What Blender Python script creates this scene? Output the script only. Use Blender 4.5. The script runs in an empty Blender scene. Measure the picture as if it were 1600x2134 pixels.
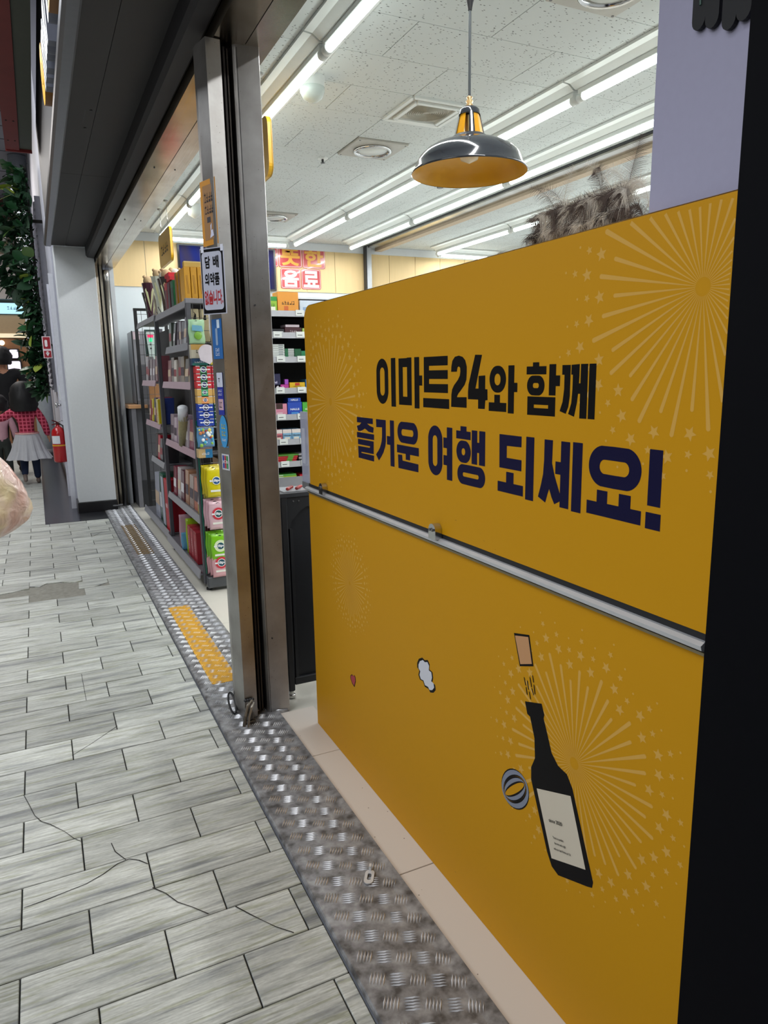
import bpy, math, random
from mathutils import Vector, Matrix
random.seed(7)
C = bpy.context.scene.collection
PI = math.pi
# ------------------------------------------------------------------ camera
IMG_W, IMG_H = 1600, 2134
cam_data = bpy.data.cameras.new('camera')
cam_data.sensor_fit = 'HORIZONTAL'; cam_data.sensor_width = 36.0
cam_data.lens = 36.0 * 1480.0 / IMG_W
cam_data.clip_start = 0.02; cam_data.clip_end = 100
cam = bpy.data.objects.new('camera', cam_data); C.objects.link(cam)
_d = Vector((72 - 800, -(790 - 1067), -1480.0)).normalized()
_dvx = 940.0 - 800; _dvy = (-1480.0 ** 2 - (72 - 800) * _dvx) / (790 - 1067)
_up = -Vector((_dvx, -_dvy, -1480.0)).normalized()
_x = _d.cross(_up)
cam.matrix_world = Matrix.Translation((0, 0, 1.25)) @ Matrix((_x, _d, _up)).to_4x4()
bpy.context.scene.camera = cam
# ------------------------------------------------------------------ world, lights, exposure
sc = bpy.context.scene
W = bpy.data.worlds.new('world'); sc.world = W; W.use_nodes = True
W.node_tree.nodes['Background'].inputs[0].default_value = (0.80, 0.86, 1.0, 1)
W.node_tree.nodes['Background'].inputs[1].default_value = 0.10
sc.view_settings.view_transform = 'Standard'; sc.view_settings.look = 'None'
sc.view_settings.exposure = 0.0; sc.view_settings.gamma = 1.0
sc.view_settings.use_curve_mapping = False
sc.cycles.use_denoising = True
sc.cycles.max_bounces = 7; sc.cycles.diffuse_bounces = 4; sc.cycles.glossy_bounces = 4
sc.cycles.transmission_bounces = 5; sc.cycles.transparent_max_bounces = 10
sc.cycles.sample_clamp_indirect = 4.0
sc.cycles.caustics_reflective = False; sc.cycles.caustics_refractive = False
def area(name, loc, rot, sx, sy, power, col=(1, 1, 1)):
    l = bpy.data.lights.new(name, 'AREA'); l.shape = 'RECTANGLE'; l.size = sx; l.size_y = sy
    l.energy = power; l.color = col
    o = bpy.data.objects.new(name, l); C.objects.link(o); o.location = loc; o.rotation_euler = rot
    return o
# one added fill for the yellow panel, then lamps of the arcade ceiling
area('unseen_arcade_light', (-3.2, 0.4, 3.0), (0, math.radians(-62), 0), 1.4, 2.6, 62, (0.97, 0.98, 1.0))  # added low light tilted toward the panel to brighten its lower part
area('unseen_arcade_light', (-1.5, 1.2, 4.3), (0, math.radians(-12), 0), 1.6, 3.0, 72, (0.94, 0.97, 1.0))
area('unseen_arcade_light', (-1.6, 6.5, 4.3), (0, math.radians(-8), 0), 1.6, 4.0, 120, (0.94, 0.97, 1.0))
area('unseen_arcade_light', (-1.3, 12.5, 4.3), (0, 0, 0), 2.0, 4.0, 130, (1.0, 0.95, 0.9))
TUBE_POWER = 10.5
TUBE_EMIT = 7.0
# ------------------------------------------------------------------ helpers
def lin(h):
    r = []
    for i in (0, 2, 4):
        c = int(h[i:i + 2], 16) / 255.0
        r.append(c / 12.92 if c <= 0.04045 else ((c + 0.055) / 1.055) ** 2.4)
    return (r[0], r[1], r[2], 1)
_M = {}
def nodes_of(name):
    m = bpy.data.materials.new(name); m.use_nodes = True
    return m, m.node_tree.nodes, m.node_tree.links, m.node_tree.nodes['Principled BSDF']
def M(h, rough=0.5, metal=0.0, var=0.10, scale=30.0, bump=0.0, emit=0.0, alpha=1.0, trans=0.0, coat=0.0, stretch=None):
    key = (h, rough, metal, var, scale, bump, emit, alpha, trans, coat, stretch)
    if key in _M: return _M[key]
    m, N, L, B = nodes_of('surface_' + h)
    tc = N.new('ShaderNodeTexCoord'); no = N.new('ShaderNodeTexNoise'); no.inputs['Scale'].default_value = scale
    if stretch:
        mp = N.new('ShaderNodeMapping'); mp.inputs['Scale'].default_value = stretch
        L.new(tc.outputs['Object'], mp.inputs[0]); L.new(mp.outputs[0], no.inputs['Vector'])
    else: L.new(tc.outputs['Object'], no.inputs['Vector'])
    c = lin(h)
    mx = N.new('ShaderNodeMix'); mx.data_type = 'RGBA'
    mx.inputs['A'].default_value = [v * (1 - var) for v in c[:3]] + [1]
    mx.inputs['B'].default_value = [min(1, v * (1 + var)) for v in c[:3]] + [1]
    L.new(no.outputs['Fac'], mx.inputs['Factor']); L.new(mx.outputs['Result'], B.inputs['Base Color'])
    B.inputs['Roughness'].default_value = rough; B.inputs['Metallic'].default_value = metal
    if coat: B.inputs['Coat Weight'].default_value = coat
    if trans: B.inputs['Transmission Weight'].default_value = trans; B.inputs['IOR'].default_value = 1.1
    if alpha < 1: B.inputs['Alpha'].default_value = alpha
    if emit:
        B.inputs['Emission Color'].default_value = c; B.inputs['Emission Strength'].default_value = emit
    if bump:
        b = N.new('ShaderNodeBump'); b.inputs['Strength'].default_value = bump; b.inputs['Distance'].default_value = 0.002
        L.new(no.outputs['Fac'], b.inputs['Height']); L.new(b.outputs[0], B.inputs['Normal'])
    _M[key] = m
    return m
ORG = {}
def tag(o, label=None, cat=None, group=None, kind=None):
    if label: o['label'] = label
    if cat: o['category'] = cat
    if group: o['group'] = group
    if kind: o['kind'] = kind
    return o
def thing(name, label, cat, loc, group=None, kind=None):
    o = bpy.data.objects.new(name, None); o.empty_display_size = 0.05; C.objects.link(o); o.location = loc
    ORG[o] = Vector(loc); return tag(o, label, cat, group, kind)
class MB:
    def __init__(s): s.v = []; s.f = []; s.mi = []; s.cur = 0
    def face(s, idx): s.f.append(tuple(idx)); s.mi.append(s.cur)
    def poly(s, pts):
        n = len(s.v); s.v += [tuple(p) for p in pts]; s.face(range(n, n + len(pts))); return s
    def box(s, x0, x1, y0, y1, z0, z1, c=0.0):
        if x0 > x1: x0, x1 = x1, x0
        if y0 > y1: y0, y1 = y1, y0
        if z0 > z1: z0, z1 = z1, z0
        n = len(s.v)
        if c <= 0:
            s.v += [(x, y, z) for z in (z0, z1) for (x, y) in ((x0, y0), (x1, y0), (x1, y1), (x0, y1))]
            for q in ((3, 2, 1, 0), (4, 5, 6, 7), (0, 1, 5, 4), (1, 2, 6, 5), (2, 3, 7, 6), (3, 0, 4, 7)): s.face([n + i for i in q])
        else:
            c = min(c, (x1 - x0) / 3, (y1 - y0) / 3, (z1 - z0) / 3)
            ring = lambda d, z: [(x0 + c, y0 + d, z), (x1 - c, y0 + d, z), (x1 - d, y0 + c, z), (x1 - d, y1 - c, z), (x1 - c, y1 - d, z), (x0 + c, y1 - d, z), (x0 + d, y1 - c, z), (x0 + d, y0 + c, z)]
            s.v += ring(c, z0) + ring(0, z0 + c) + ring(0, z1 - c) + ring(c, z1)
            s.face([n + 7 - i for i in range(8)]); s.face([n + 24 + i for i in range(8)])
            for r in range(3):
                for i in range(8):
                    a = n + r * 8; j = (i + 1) % 8
                    s.face((a + i, a + j, a + 8 + j, a + 8 + i))
        return s
    def prism(s, pts, axis, a0, a1):
        """pts 2-D outline; axis 'x': pts=(y,z); 'y': (x,z); 'z': (x,y)"""
        def P(p, a):
            return (a, p[0], p[1]) if axis == 'x' else ((p[0], a, p[1]) if axis == 'y' else (p[0], p[1], a))
        n = len(s.v); k = len(pts)
        s.v += [P(p, a0) for p in pts] + [P(p, a1) for p in pts]
        s.face([n + i for i in range(k)]); s.face([n + k + k - 1 - i for i in range(k)])
        for i in range(k):
            j = (i + 1) % k; s.face((n + i, n + k + i, n + k + j, n + j))
        return s
    def tube(s, path, r, n=8, cap=True, flat=1.0):
        P = [Vector(p) for p in path]; R = r if isinstance(r, (list, tuple)) else [r] * len(P)
        b = len(s.v); last = None
        for i, p in enumerate(P):
            t = (P[min(i + 1, len(P) - 1)] - P[max(i - 1, 0)])
            if t.length < 1e-9: t = Vector((0, 0, 1))
            t.normalize()
            u = last if last is not None else (Vector((0, 0, 1)) if abs(t.z) < 0.9 else Vector((1, 0, 0)))
            u = (u - t * u.dot(t)).normalized(); last = u; w = t.cross(u)
            for k in range(n):
                a = 2 * PI * k / n; q = p + u * (math.cos(a) * R[i]) + w * (math.sin(a) * R[i] * flat); s.v.append(tuple(q))
        for i in range(len(P) - 1):
            for k in range(n):
                j = (k + 1) % n; s.face((b + i * n + k, b + i * n + j, b + (i + 1) * n + j, b + (i + 1) * n + k))
        if cap:
            s.face([b + n - 1 - k for k in range(n)]); s.face([b + (len(P) - 1) * n + k for k in range(n)])
        return s
    def lathe(s, prof, cx, cy, n=24, sx=1.0, sy=1.0, closed=False):
        b = len(s.v)
        for (r, z) in prof:
            for k in range(n):
                a = 2 * PI * k / n; s.v.append((cx + r * math.cos(a) * sx, cy + r * math.sin(a) * sy, z))
        for i in range(len(prof) - 1):
            for k in range(n):
                j = (k + 1) % n; s.face((b + i * n + k, b + i * n + j, b + (i + 1) * n + j, b + (i + 1) * n + k))
        return s
    def ball(s, c, r, n=12, m=8, sx=1, sy=1, sz=1):
        return s.lathe([(max(1e-4, r * math.sin(PI * i / m)) , c[2] - r * sz * math.cos(PI * i / m)) for i in range(m + 1)], c[0], c[1], n, sx, sy)
    def build(s, name, mat, parent=None, smooth=False, loc=None, label=None, cat=None, group=None, kind=None):
        if parent is not None: org = ORG[parent]
        elif loc is not None: org = Vector(loc)
        else:
            xs = [p[0] for p in s.v]; ys = [p[1] for p in s.v]; zs = [p[2] for p in s.v]
            org = Vector(((min(xs) + max(xs)) / 2, (min(ys) + max(ys)) / 2, min(zs)))
        me = bpy.data.meshes.new(name)
        me.from_pydata([(p[0] - org.x, p[1] - org.y, p[2] - org.z) for p in s.v], [], s.f)
        for m_ in (mat if isinstance(mat, (list, tuple)) else [mat]): me.materials.append(m_)
        if any(s.mi): me.polygons.foreach_set('material_index', s.mi)
        if smooth: me.polygons.foreach_set('use_smooth', [True] * len(s.f))
        me.update()
        o = bpy.data.objects.new(name, me); C.objects.link(o); ORG[o] = org
        if parent is not None: o.parent = parent
        else: o.location = org
        return tag(o, label, cat, group, kind)
def box(name, mat, x0, x1, y0, y1, z0, z1, parent=None, c=0.0, **k): return MB().box(x0, x1, y0, y1, z0, z1, c).build(name, mat, parent, **k)
def kids(o): return [c for c in bpy.data.objects if c.parent is o]
def copy_tree(o, loc, label=None, group=None, rotz=0.0):
    def rec(a, par):
        b = a.copy(); C.objects.link(b); ORG[b] = ORG.get(a, Vector())
        if par is not None: b.parent = par
        for ch in list(a.children): rec(ch, b)
        return b
    r = rec(o, None); r.location = loc; r.rotation_euler.z = rotz; ORG[r] = Vector(loc)
    if label: r['label'] = label
    if group: r['group'] = group
    return r
_T = {}
BODY = {}   # thing -> its main part, which carries the print as sub-parts
def strokes(n):
    """print too small to read in the photograph: n clusters of short strokes"""
    rg = random.Random(n * 7 + 1); V = []; F = []
    def bar(x0, x1, y0, y1):
        k = len(V); V.extend([(x0, y0), (x1, y0), (x1, y1), (x0, y1)]); F.append((k, k + 1, k + 2, k + 3))
    for i in range(n):
        x = i * 1.0
        for _ in range(2):
            y = rg.choice((.1, .4, .7)); bar(x + .05, x + rg.uniform(.5, .8), y, y + .13)
        a = rg.choice((.1, .35, .65)); bar(x + a, x + a + .13, rg.uniform(0, .3), rg.uniform(.7, 1.0)); bar(x + .05, x + .8, 0, .12)
    return V, F
def text_data(s, off):
    if s[0] == '~': return strokes(int(s[1:]))
    if (s, off) not in _T:
        c = bpy.data.curves.new('lettering', 'FONT'); c.body = s; c.offset = off; c.resolution_u = 3
        o = bpy.data.objects.new('lettering', c); C.objects.link(o)
        dg = bpy.context.evaluated_depsgraph_get(); dg.update()
        me = bpy.data.meshes.new_from_object(o.evaluated_get(dg))
        V = [(v.co.x, v.co.y) for v in me.vertices]; F = [tuple(p.vertices) for p in me.polygons]
        bpy.data.objects.remove(o); bpy.data.curves.remove(c); bpy.data.meshes.remove(me)
        _T[(s, off)] = (V, F)
    return _T[(s, off)]
def text(s, mat, org, ux, uz, w, h, parent, name='lettering', off=0.02, lift=0.0006, shear=0.0, depth=0.0):
    """fits the writing s into the w x h rectangle at org (lower left), ux right, uz up"""
    V, F = text_data(s, off); parent = BODY.get(parent, parent)
    if not V: return None
    x0 = min(p[0] for p in V); x1 = max(p[0] for p in V); y0 = min(p[1] for p in V); y1 = max(p[1] for p in V)
    ux = Vector(ux).normalized(); uz = Vector(uz).normalized(); nn = ux.cross(uz)
    o = Vector(org) + nn * lift; b = MB()
    for p in V:
        a = (p[0] - x0) / max(1e-6, x1 - x0) * w; c = (p[1] - y0) / max(1e-6, y1 - y0) * h
        b.v.append(tuple(o + ux * (a + shear * c) + uz * c))
    b.f = list(F); b.mi = [0] * len(F)
    return b.build(name, mat, parent)
def rrect(y0, y1, z0, z1, r, n=5, corners=(1, 1, 1, 1)):
    out = []
    for k, (cy, cz, a0) in enumerate(((y1 - r, z0 + r, -PI / 2), (y1 - r, z1 - r, 0), (y0 + r, z1 - r, PI / 2), (y0 + r, z0 + r, PI))):
        if corners[k]:
            for i in range(n + 1):
                a = a0 + PI / 2 * i / n; out.append((cy + r * math.cos(a), cz + r * math.sin(a)))
        else: out.append(((y1, z0), (y1, z1), (y0, z1), (y0, z0))[k])
    return out
def skin(nodes, edges, name, mat, parent, sub=1, smooth=True):
    """one continuous surface grown over a skeleton: nodes {key:(x,y,z,r[,r2])}"""
    ks = list(nodes); ix = {k: i for i, k in enumerate(ks)}; org = ORG[parent]
    me = bpy.data.meshes.new(name)
    me.from_pydata([Vector(nodes[k][:3]) - org for k in ks], [(ix[a], ix[b]) for a, b in edges], [])
    o = bpy.data.objects.new(name, me); C.objects.link(o)
    o.modifiers.new('skin', 'SKIN')
    for i, k in enumerate(ks):
        r = nodes[k][3]; r2 = nodes[k][4] if len(nodes[k]) > 4 else r
        sv = me.skin_vertices[0].data[i]; sv.radius = (r, r2); sv.use_root = (i == 0)
    if sub:
        sm = o.modifiers.new('sub', 'SUBSURF'); sm.levels = sub; sm.render_levels = sub
    dg = bpy.context.evaluated_depsgraph_get(); dg.update()
    m2 = bpy.data.meshes.new_from_object(o.evaluated_get(dg)); bpy.data.objects.remove(o); bpy.data.meshes.remove(me)
    m2.name = name
    if smooth: m2.polygons.foreach_set('use_smooth', [True] * len(m2.polygons))
    m2.materials.clear(); m2.materials.append(mat)
    q = bpy.data.objects.new(name, m2); C.objects.link(q); q.parent = parent; ORG[q] = org
    return q
# ------------------------------------------------------------------ special materials
def marble():
    m, N, L, B = nodes_of('marble_plank')
    tc = N.new('ShaderNodeTexCoord'); oi = N.new('ShaderNodeObjectInfo')
    mu = N.new('ShaderNodeVectorMath'); mu.operation = 'SCALE'; L.new(oi.outputs['Random'], mu.inputs['Scale']); mu.inputs[0].default_value = (31, 57, 17)
    ad = N.new('ShaderNodeVectorMath'); ad.operation = 'ADD'; L.new(tc.outputs['Object'], ad.inputs[0]); L.new(mu.outputs[0], ad.inputs[1])
    def noise(scale, st, det=5.0):
        mp = N.new('ShaderNodeMapping'); mp.inputs['Scale'].default_value = st; mp.inputs['Rotation'].default_value = (0, 0, 0.06)
        L.new(ad.outputs[0], mp.inputs[0]); n = N.new('ShaderNodeTexNoise'); n.inputs['Scale'].default_value = scale
        n.inputs['Detail'].default_value = det; L.new(mp.outputs[0], n.inputs['Vector']); return n
    n1 = noise(3.0, (1.0, 9.0, 1)); n2 = noise(6.0, (1.2, 16.0, 1)); n3 = noise(60.0, (1, 1.5, 1)); n5 = noise(10.0, (1.6, 22.0, 1), 9.0); n6 = noise(90, (1, 2.5, 1), 6); n4 = noise(4.0, (1.0, 12, 1))
    r1 = N.new('ShaderNodeValToRGB'); e = r1.color_ramp
    e.elements[0].position = 0.30; e.elements[0].color = lin('85898a'); e.elements[1].position = 0.62; e.elements[1].color = lin('c9ccc6')
    x = e.elements.new(0.45); x.color = lin('b8bbb5'); L.new(n1.outputs['Fac'], r1.inputs['Fac'])
    r2 = N.new('ShaderNodeValToRGB'); e = r2.color_ramp
    e.elements[0].position = 0.54; e.elements[0].color = (0, 0, 0, 1); e.elements[1].position = 0.64; e.elements[1].color = (1, 1, 1, 1); L.new(n2.outputs['Fac'], r2.inputs['Fac'])
    mx = N.new('ShaderNodeMix'); mx.data_type = 'RGBA'; mx.inputs['B'].default_value = lin('8b8f6c')
    m0 = N.new('ShaderNodeMath'); m0.operation = 'MULTIPLY'; m0.inputs[1].default_value = 0.50; L.new(r2.outputs[0], m0.inputs[0])
    L.new(m0.outputs[0], mx.inputs['Factor']); L.new(r1.outputs[0], mx.inputs['A'])
    r4 = N.new('ShaderNodeValToRGB'); e = r4.color_ramp
    e.elements[0].position = 0.30; e.elements[0].color = (1, 1, 1, 1); e.elements[1].position = 0.40; e.elements[1].color = (0, 0, 0, 1); L.new(n4.outputs['Fac'], r4.inputs['Fac'])
    m4 = N.new('ShaderNodeMath'); m4.operation = 'MULTIPLY'; m4.inputs[1].default_value = 0.6; L.new(r4.outputs[0], m4.inputs[0])
    mx2 = N.new('ShaderNodeMix'); mx2.data_type = 'RGBA'; mx2.inputs['B'].default_value = lin('6c6f74'); L.new(m4.outputs[0], mx2.inputs['Factor']); L.new(mx.outputs['Result'], mx2.inputs['A'])
    r5 = N.new('ShaderNodeMapRange'); r5.inputs['From Min'].default_value = .32; r5.inputs['From Max'].default_value = .68; r5.inputs['To Min'].default_value = .80; r5.inputs['To Max'].default_value = 1.16; L.new(n5.outputs['Fac'], r5.inputs['Value'])
    r6 = N.new('ShaderNodeMapRange'); r6.inputs['From Min'].default_value = .3; r6.inputs['From Max'].default_value = .7; r6.inputs['To Min'].default_value = .90; r6.inputs['To Max'].default_value = 1.08; L.new(n6.outputs['Fac'], r6.inputs['Value'])
    pm = N.new('ShaderNodeMath'); pm.operation = 'MULTIPLY'; L.new(r5.outputs[0], pm.inputs[0]); L.new(r6.outputs[0], pm.inputs[1])
    vs = N.new('ShaderNodeVectorMath'); vs.operation = 'SCALE'; L.new(mx2.outputs['Result'], vs.inputs[0]); L.new(pm.outputs[0], vs.inputs['Scale'])
    hs = N.new('ShaderNodeHueSaturation'); mr = N.new('ShaderNodeMapRange'); mr.inputs['To Min'].default_value = 0.74; mr.inputs['To Max'].default_value = 1.10
    L.new(oi.outputs['Random'], mr.inputs['Value']); L.new(mr.outputs[0], hs.inputs['Value']); L.new(vs.outputs[0], hs.inputs['Color'])
    L.new(hs.outputs[0], B.inputs['Base Color'])
    rr = N.new('ShaderNodeMapRange'); rr.inputs['To Min'].default_value = 0.30; rr.inputs['To Max'].default_value = 0.55; L.new(n3.outputs['Fac'], rr.inputs['Value']); L.new(rr.outputs[0], B.inputs['Roughness'])
    b = N.new('ShaderNodeBump'); b.inputs['Strength'].default_value = 0.35; b.inputs['Distance'].default_value = 0.002; L.new(n5.outputs['Fac'], b.inputs['Height']); L.new(b.outputs[0], B.inputs['Normal'])
    return m
def speckle(h, dark, sc_=60, thr=0.22, st=(1, 1, 1), rough=0.8, size=0.16):
    m, N, L, B = nodes_of('speckled_board')
    tc = N.new('ShaderNodeTexCoord'); oi = N.new('ShaderNodeObjectInfo')
    mu = N.new('ShaderNodeVectorMath'); mu.operation = 'SCALE'; L.new(oi.outputs['Random'], mu.inputs['Scale']); mu.inputs[0].default_value = (31, 57, 17)
    ad = N.new('ShaderNodeVectorMath'); ad.operation = 'ADD'; L.new(tc.outputs['Object'], ad.inputs[0]); L.new(mu.outputs[0], ad.inputs[1])
    mp = N.new('ShaderNodeMapping'); mp.inputs['Scale'].default_value = st; L.new(ad.outputs[0], mp.inputs[0])
    v = N.new('ShaderNodeTexVoronoi'); v.inputs['Scale'].default_value = sc_; v.inputs['Randomness'].default_value = 1.0; L.new(mp.outputs[0], v.inputs['Vector'])
    n = N.new('ShaderNodeTexNoise'); n.inputs['Scale'].default_value = 9; L.new(ad.outputs[0], n.inputs['Vector'])
    lt = N.new('ShaderNodeMath'); lt.operation = 'LESS_THAN'; lt.inputs[1].default_value = size; L.new(v.outputs['Distance'], lt.inputs[0])
    gt = N.new('ShaderNodeMath'); gt.operation = 'GREATER_THAN'; gt.inputs[1].default_value = thr; L.new(v.outputs['Color'], gt.inputs[0])
    ml = N.new('ShaderNodeMath'); ml.operation = 'MULTIPLY'; L.new(lt.outputs[0], ml.inputs[0]); L.new(gt.outputs[0], ml.inputs[1])
    mx = N.new('ShaderNodeMix'); mx.data_type = 'RGBA'; mx.inputs['A'].default_value = lin(h); mx.inputs['B'].default_value = lin(dark)
    L.new(ml.outputs[0], mx.inputs['Factor']); L.new(mx.outputs['Result'], B.inputs['Base Color']); B.inputs['Roughness'].default_value = rough
    return m
def brushed(h, rough=0.35, metal=1.0, st=(60, 60, 1.2), stain=None, spots=False, scale2=5):
    m, N, L, B = nodes_of('brushed_steel')
    tc = N.new('ShaderNodeTexCoord'); mp = N.new('ShaderNodeMapping'); mp.inputs['Scale'].default_value = st; L.new(tc.outputs['Object'], mp.inputs[0])
    n = N.new('ShaderNodeTexNoise'); n.inputs['Scale'].default_value = 6; n.inputs['Detail'].default_value = 6; L.new(mp.outputs[0], n.inputs['Vector'])
    n2 = N.new('ShaderNodeTexNoise'); n2.inputs['Scale'].default_value = scale2; n2.inputs['Detail'].default_value = 8; L.new(tc.outputs['Object'], n2.inputs['Vector'])
    mx = N.new('ShaderNodeMix'); mx.data_type = 'RGBA'; c = lin(h); d = lin(stain or h)
    mx.inputs['A'].default_value = [v * 0.80 for v in d[:3]] + [1]; mx.inputs['B'].default_value = c
    sr = N.new('ShaderNodeMapRange'); sr.inputs['From Min'].default_value = .3; sr.inputs['From Max'].default_value = .7; L.new(n2.outputs['Fac'], sr.inputs['Value']); L.new(sr.outputs[0], mx.inputs['Factor']); col = mx.outputs['Result']
    if spots:
        v = N.new('ShaderNodeTexVoronoi'); v.inputs['Scale'].default_value = 55; L.new(tc.outputs['Object'], v.inputs['Vector'])
        lt = N.new('ShaderNodeMath'); lt.operation = 'LESS_THAN'; lt.inputs[1].default_value = 0.055; L.new(v.outputs['Distance'], lt.inputs[0])
        m3 = N.new('ShaderNodeMix'); m3.data_type = 'RGBA'; m3.inputs['B'].default_value = lin('4a443c'); L.new(lt.outputs[0], m3.inputs['Factor']); L.new(col, m3.inputs['A']); col = m3.outputs['Result']
    L.new(col, B.inputs['Base Color']); B.inputs['Metallic'].default_value = metal
    r = N.new('ShaderNodeMapRange'); r.inputs['To Min'].default_value = rough - 0.07; r.inputs['To Max'].default_value = rough + 0.10; L.new(n.outputs['Fac'], r.inputs['Value']); L.new(r.outputs[0], B.inputs['Roughness'])
    return m
def print_yellow():
    m, N, L, B = nodes_of('printed_yellow_film')
    tc = N.new('ShaderNodeTexCoord'); mp = N.new('ShaderNodeMapping'); mp.inputs['Scale'].default_value = (1, 1, 6); L.new(tc.outputs['Object'], mp.inputs[0])
    n = N.new('ShaderNodeTexNoise'); n.inputs['Scale'].default_value = 26; n.inputs['Detail'].default_value = 3; L.new(mp.outputs[0], n.inputs['Vector'])
    sx = N.new('ShaderNodeSeparateXYZ'); L.new(tc.outputs['Object'], sx.inputs[0])
    mr = N.new('ShaderNodeMapRange'); mr.inputs['From Min'].default_value = 0.0; mr.inputs['From Max'].default_value = 0.25; mr.inputs['To Min'].default_value = 0.73; mr.inputs['To Max'].default_value = 0.79; L.new(sx.outputs['Z'], mr.inputs['Value'])
    gt = N.new('ShaderNodeMath'); gt.operation = 'GREATER_THAN'; L.new(n.outputs['Fac'], gt.inputs[0]); L.new(mr.outputs[0], gt.inputs[1])
    mx = N.new('ShaderNodeMix'); mx.data_type = 'RGBA'; mx.inputs['A'].default_value = lin('c48d00'); mx.inputs['B'].default_value = lin('8a5a10')
    L.new(gt.outputs[0], mx.inputs['Factor']); L.new(mx.outputs['Result'], B.inputs['Base Color']); B.inputs['Roughness'].default_value = 0.55; B.inputs['Specular IOR Level'].default_value = 0.25
    return m
MARBLE = marble()
CEIL_TILE = speckle('d2d8d8', '565a5a', 95, 0.40, (0.45, 1.0, 1.0), 0.85, 0.20)
TILE_IN = M('c9c6bb', 0.30, var=0.05, scale=8)
SILL = speckle('d6cdc3', '6b5f55', 70, 0.80, (1, 1, 1), 0.5, 0.12)
STEEL = brushed('bab9b8', 0.38, 1.0, (60, 60, 1.2), '96918c', True)
STEEL_D = brushed('a59a8c', 0.38, 1.0, (60, 60, 1.2), '8a7a68')
MIRROR = brushed('c9c6c0', 0.16, 1.0, (40, 1, 40), 'b3ada2')
PLATE = brushed('aeb0b4', 0.38, 0.35, (12, 12, 12), '5e5c5c', scale2=34)
PLATE_LUG = M('e4e6ea', 0.30, 0.25, 0.12, 60)
YEL = print_yellow()
def dull(m, s=.15):
    m.node_tree.nodes['Principled BSDF'].inputs['Specular IOR Level'].default_value = s; return m
INK = dull(M('060508', 0.5, var=0.0)); NAVY = dull(M('0f0d34', 0.5, var=0.0)); PALE = M('cfa046', 0.45, var=0.0)
WHITE = M('d6dade', 0.6, var=0.03); WHITEGLOSS = M('e4e8e6', 0.35, var=0.02)
BLACK = M('111216', 0.55, var=0.15); DARK = M('2a2c30', 0.5, var=0.12); GREY = M('6c6d70', 0.45, var=0.06)
CHROME = M('c8c8c8', 0.15, 1.0, 0.02)
TUBE = M('f4fffb', 0.3, emit=TUBE_EMIT, var=0.0)
# ------------------------------------------------------------------ setting: passage floor of marble planks
floor = box('floor', M('1c1c1a', 0.9, var=0.2), -6.0, 0.478, -1.0, 17.0, -0.10, -0.006, kind='structure', loc=(0, 0, 0))
_tm = {}
def plank(x0, x1, y0, y1, dz):
    w = round(x1 - x0, 4); h = round(y1 - y0, 4)
    if (w, h) not in _tm:
        b = MB(); g = 0.0017; b.box(-w / 2 + g, w / 2 - g, -h / 2 + g, h / 2 - g, -0.02, 0.0, 0.0015)
        me = bpy.data.meshes.new('tile'); me.from_pydata(b.v, [], b.f); me.materials.append(MARBLE); _tm[(w, h)] = me
    o = bpy.data.objects.new('tile', _tm[(w, h)]); C.objects.link(o); o.parent = floor
    o.location = ((x0 + x1) / 2, (y0 + y1) / 2, dz); return o
rng = random.Random(3)
far = MB()
for k in range(-7, 105):
    y0 = 1.208 + 0.151 * k; y1 = y0 + 0.151
    ph = -0.010 if k % 2 == 0 else -0.155
    xs = [ph + 0.298 * n for n in range(-14, 3)]
    xs = [x for x in xs if x < 0.46] + [0.477]
    if k >= 37: xs = [x for x in xs if x < -0.045] + [-0.04]
    for a, c in zip(xs, xs[1:]):
        if c - a < 0.02: continue
        if (k == 22 and -0.75 < a < 0.0) or (k == 21 and -0.2 < a < 0.0) or (k == 23 and -0.2 < a < 0): continue
        if k < 37 and a > -0.95: plank(a, c, y0, y1, rng.uniform(-0.0012, 0.0006))
        else: far.box(a + 0.001, c - 0.001, y0 + 0.001, y1 - 0.001, -0.02, rng.uniform(-0.0015, 0))
far.build('distant_tiles', MARBLE, floor, kind='stuff')
# broken area with bare screed
b = MB(); b.box(-0.75, 0.29, 4.38, 4.84, -0.012, -0.0055); b.build('bare_screed', M('8a887f', 0.95, var=0.35, scale=40, bump=0.8), floor)
for pts in (((-0.155, 4.86), (-0.155, 4.73), (-0.10, 4.70), (-0.06, 4.76), (0.02, 4.745), (0.10, 4.70), (0.141, 4.72), (0.141, 4.83), (-0.155, 4.83)),
            ((-0.70, 4.60), (-0.40, 4.62), (-0.25, 4.655), (-0.20, 4.68), (-0.70, 4.68)), ((0.115, 4.535), (0.2, 4.535), (0.285, 4.60), (0.285, 4.68), (0.12, 4.68))):
    b = MB(); b.prism(pts, 'z', -0.018, -0.0005); b.build('tile', MARBLE, floor)
def crack(pts, w=0.0016):
    b = MB(); P = [Vector((p[0], p[1], 0.0008)) for p in pts]; q = []
    for i, p in enumerate(P):
        t = (P[min(i + 1, len(P) - 1)] - P[max(i - 1, 0)]).normalized(); n = Vector((-t.y, t.x, 0)) * w * rng.uniform(0.4, 1.0)
        q.append((p + n, p - n))
    for (a, c), (d, e) in zip(q, q[1:]): b.poly([a, c, e, d])
    b.build('crack', M('1c1b18', 0.9, var=0.0), floor)
crack([(-0.157, 2.262), (-0.14, 2.19), (-0.127, 2.131), (-0.11, 2.091), (-0.087, 2.064), (-0.051, 2.009), (-0.028, 1.962), (-0.008, 1.936)])
crack([(0.138, 1.663), (0.164, 1.628), (0.185, 1.584), (0.213, 1.552), (0.244, 1.511)])
crack([(0.307, 1.506), (0.331, 1.466), (0.355, 1.429), (0.375, 1.399), (0.406, 1.364)])
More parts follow.
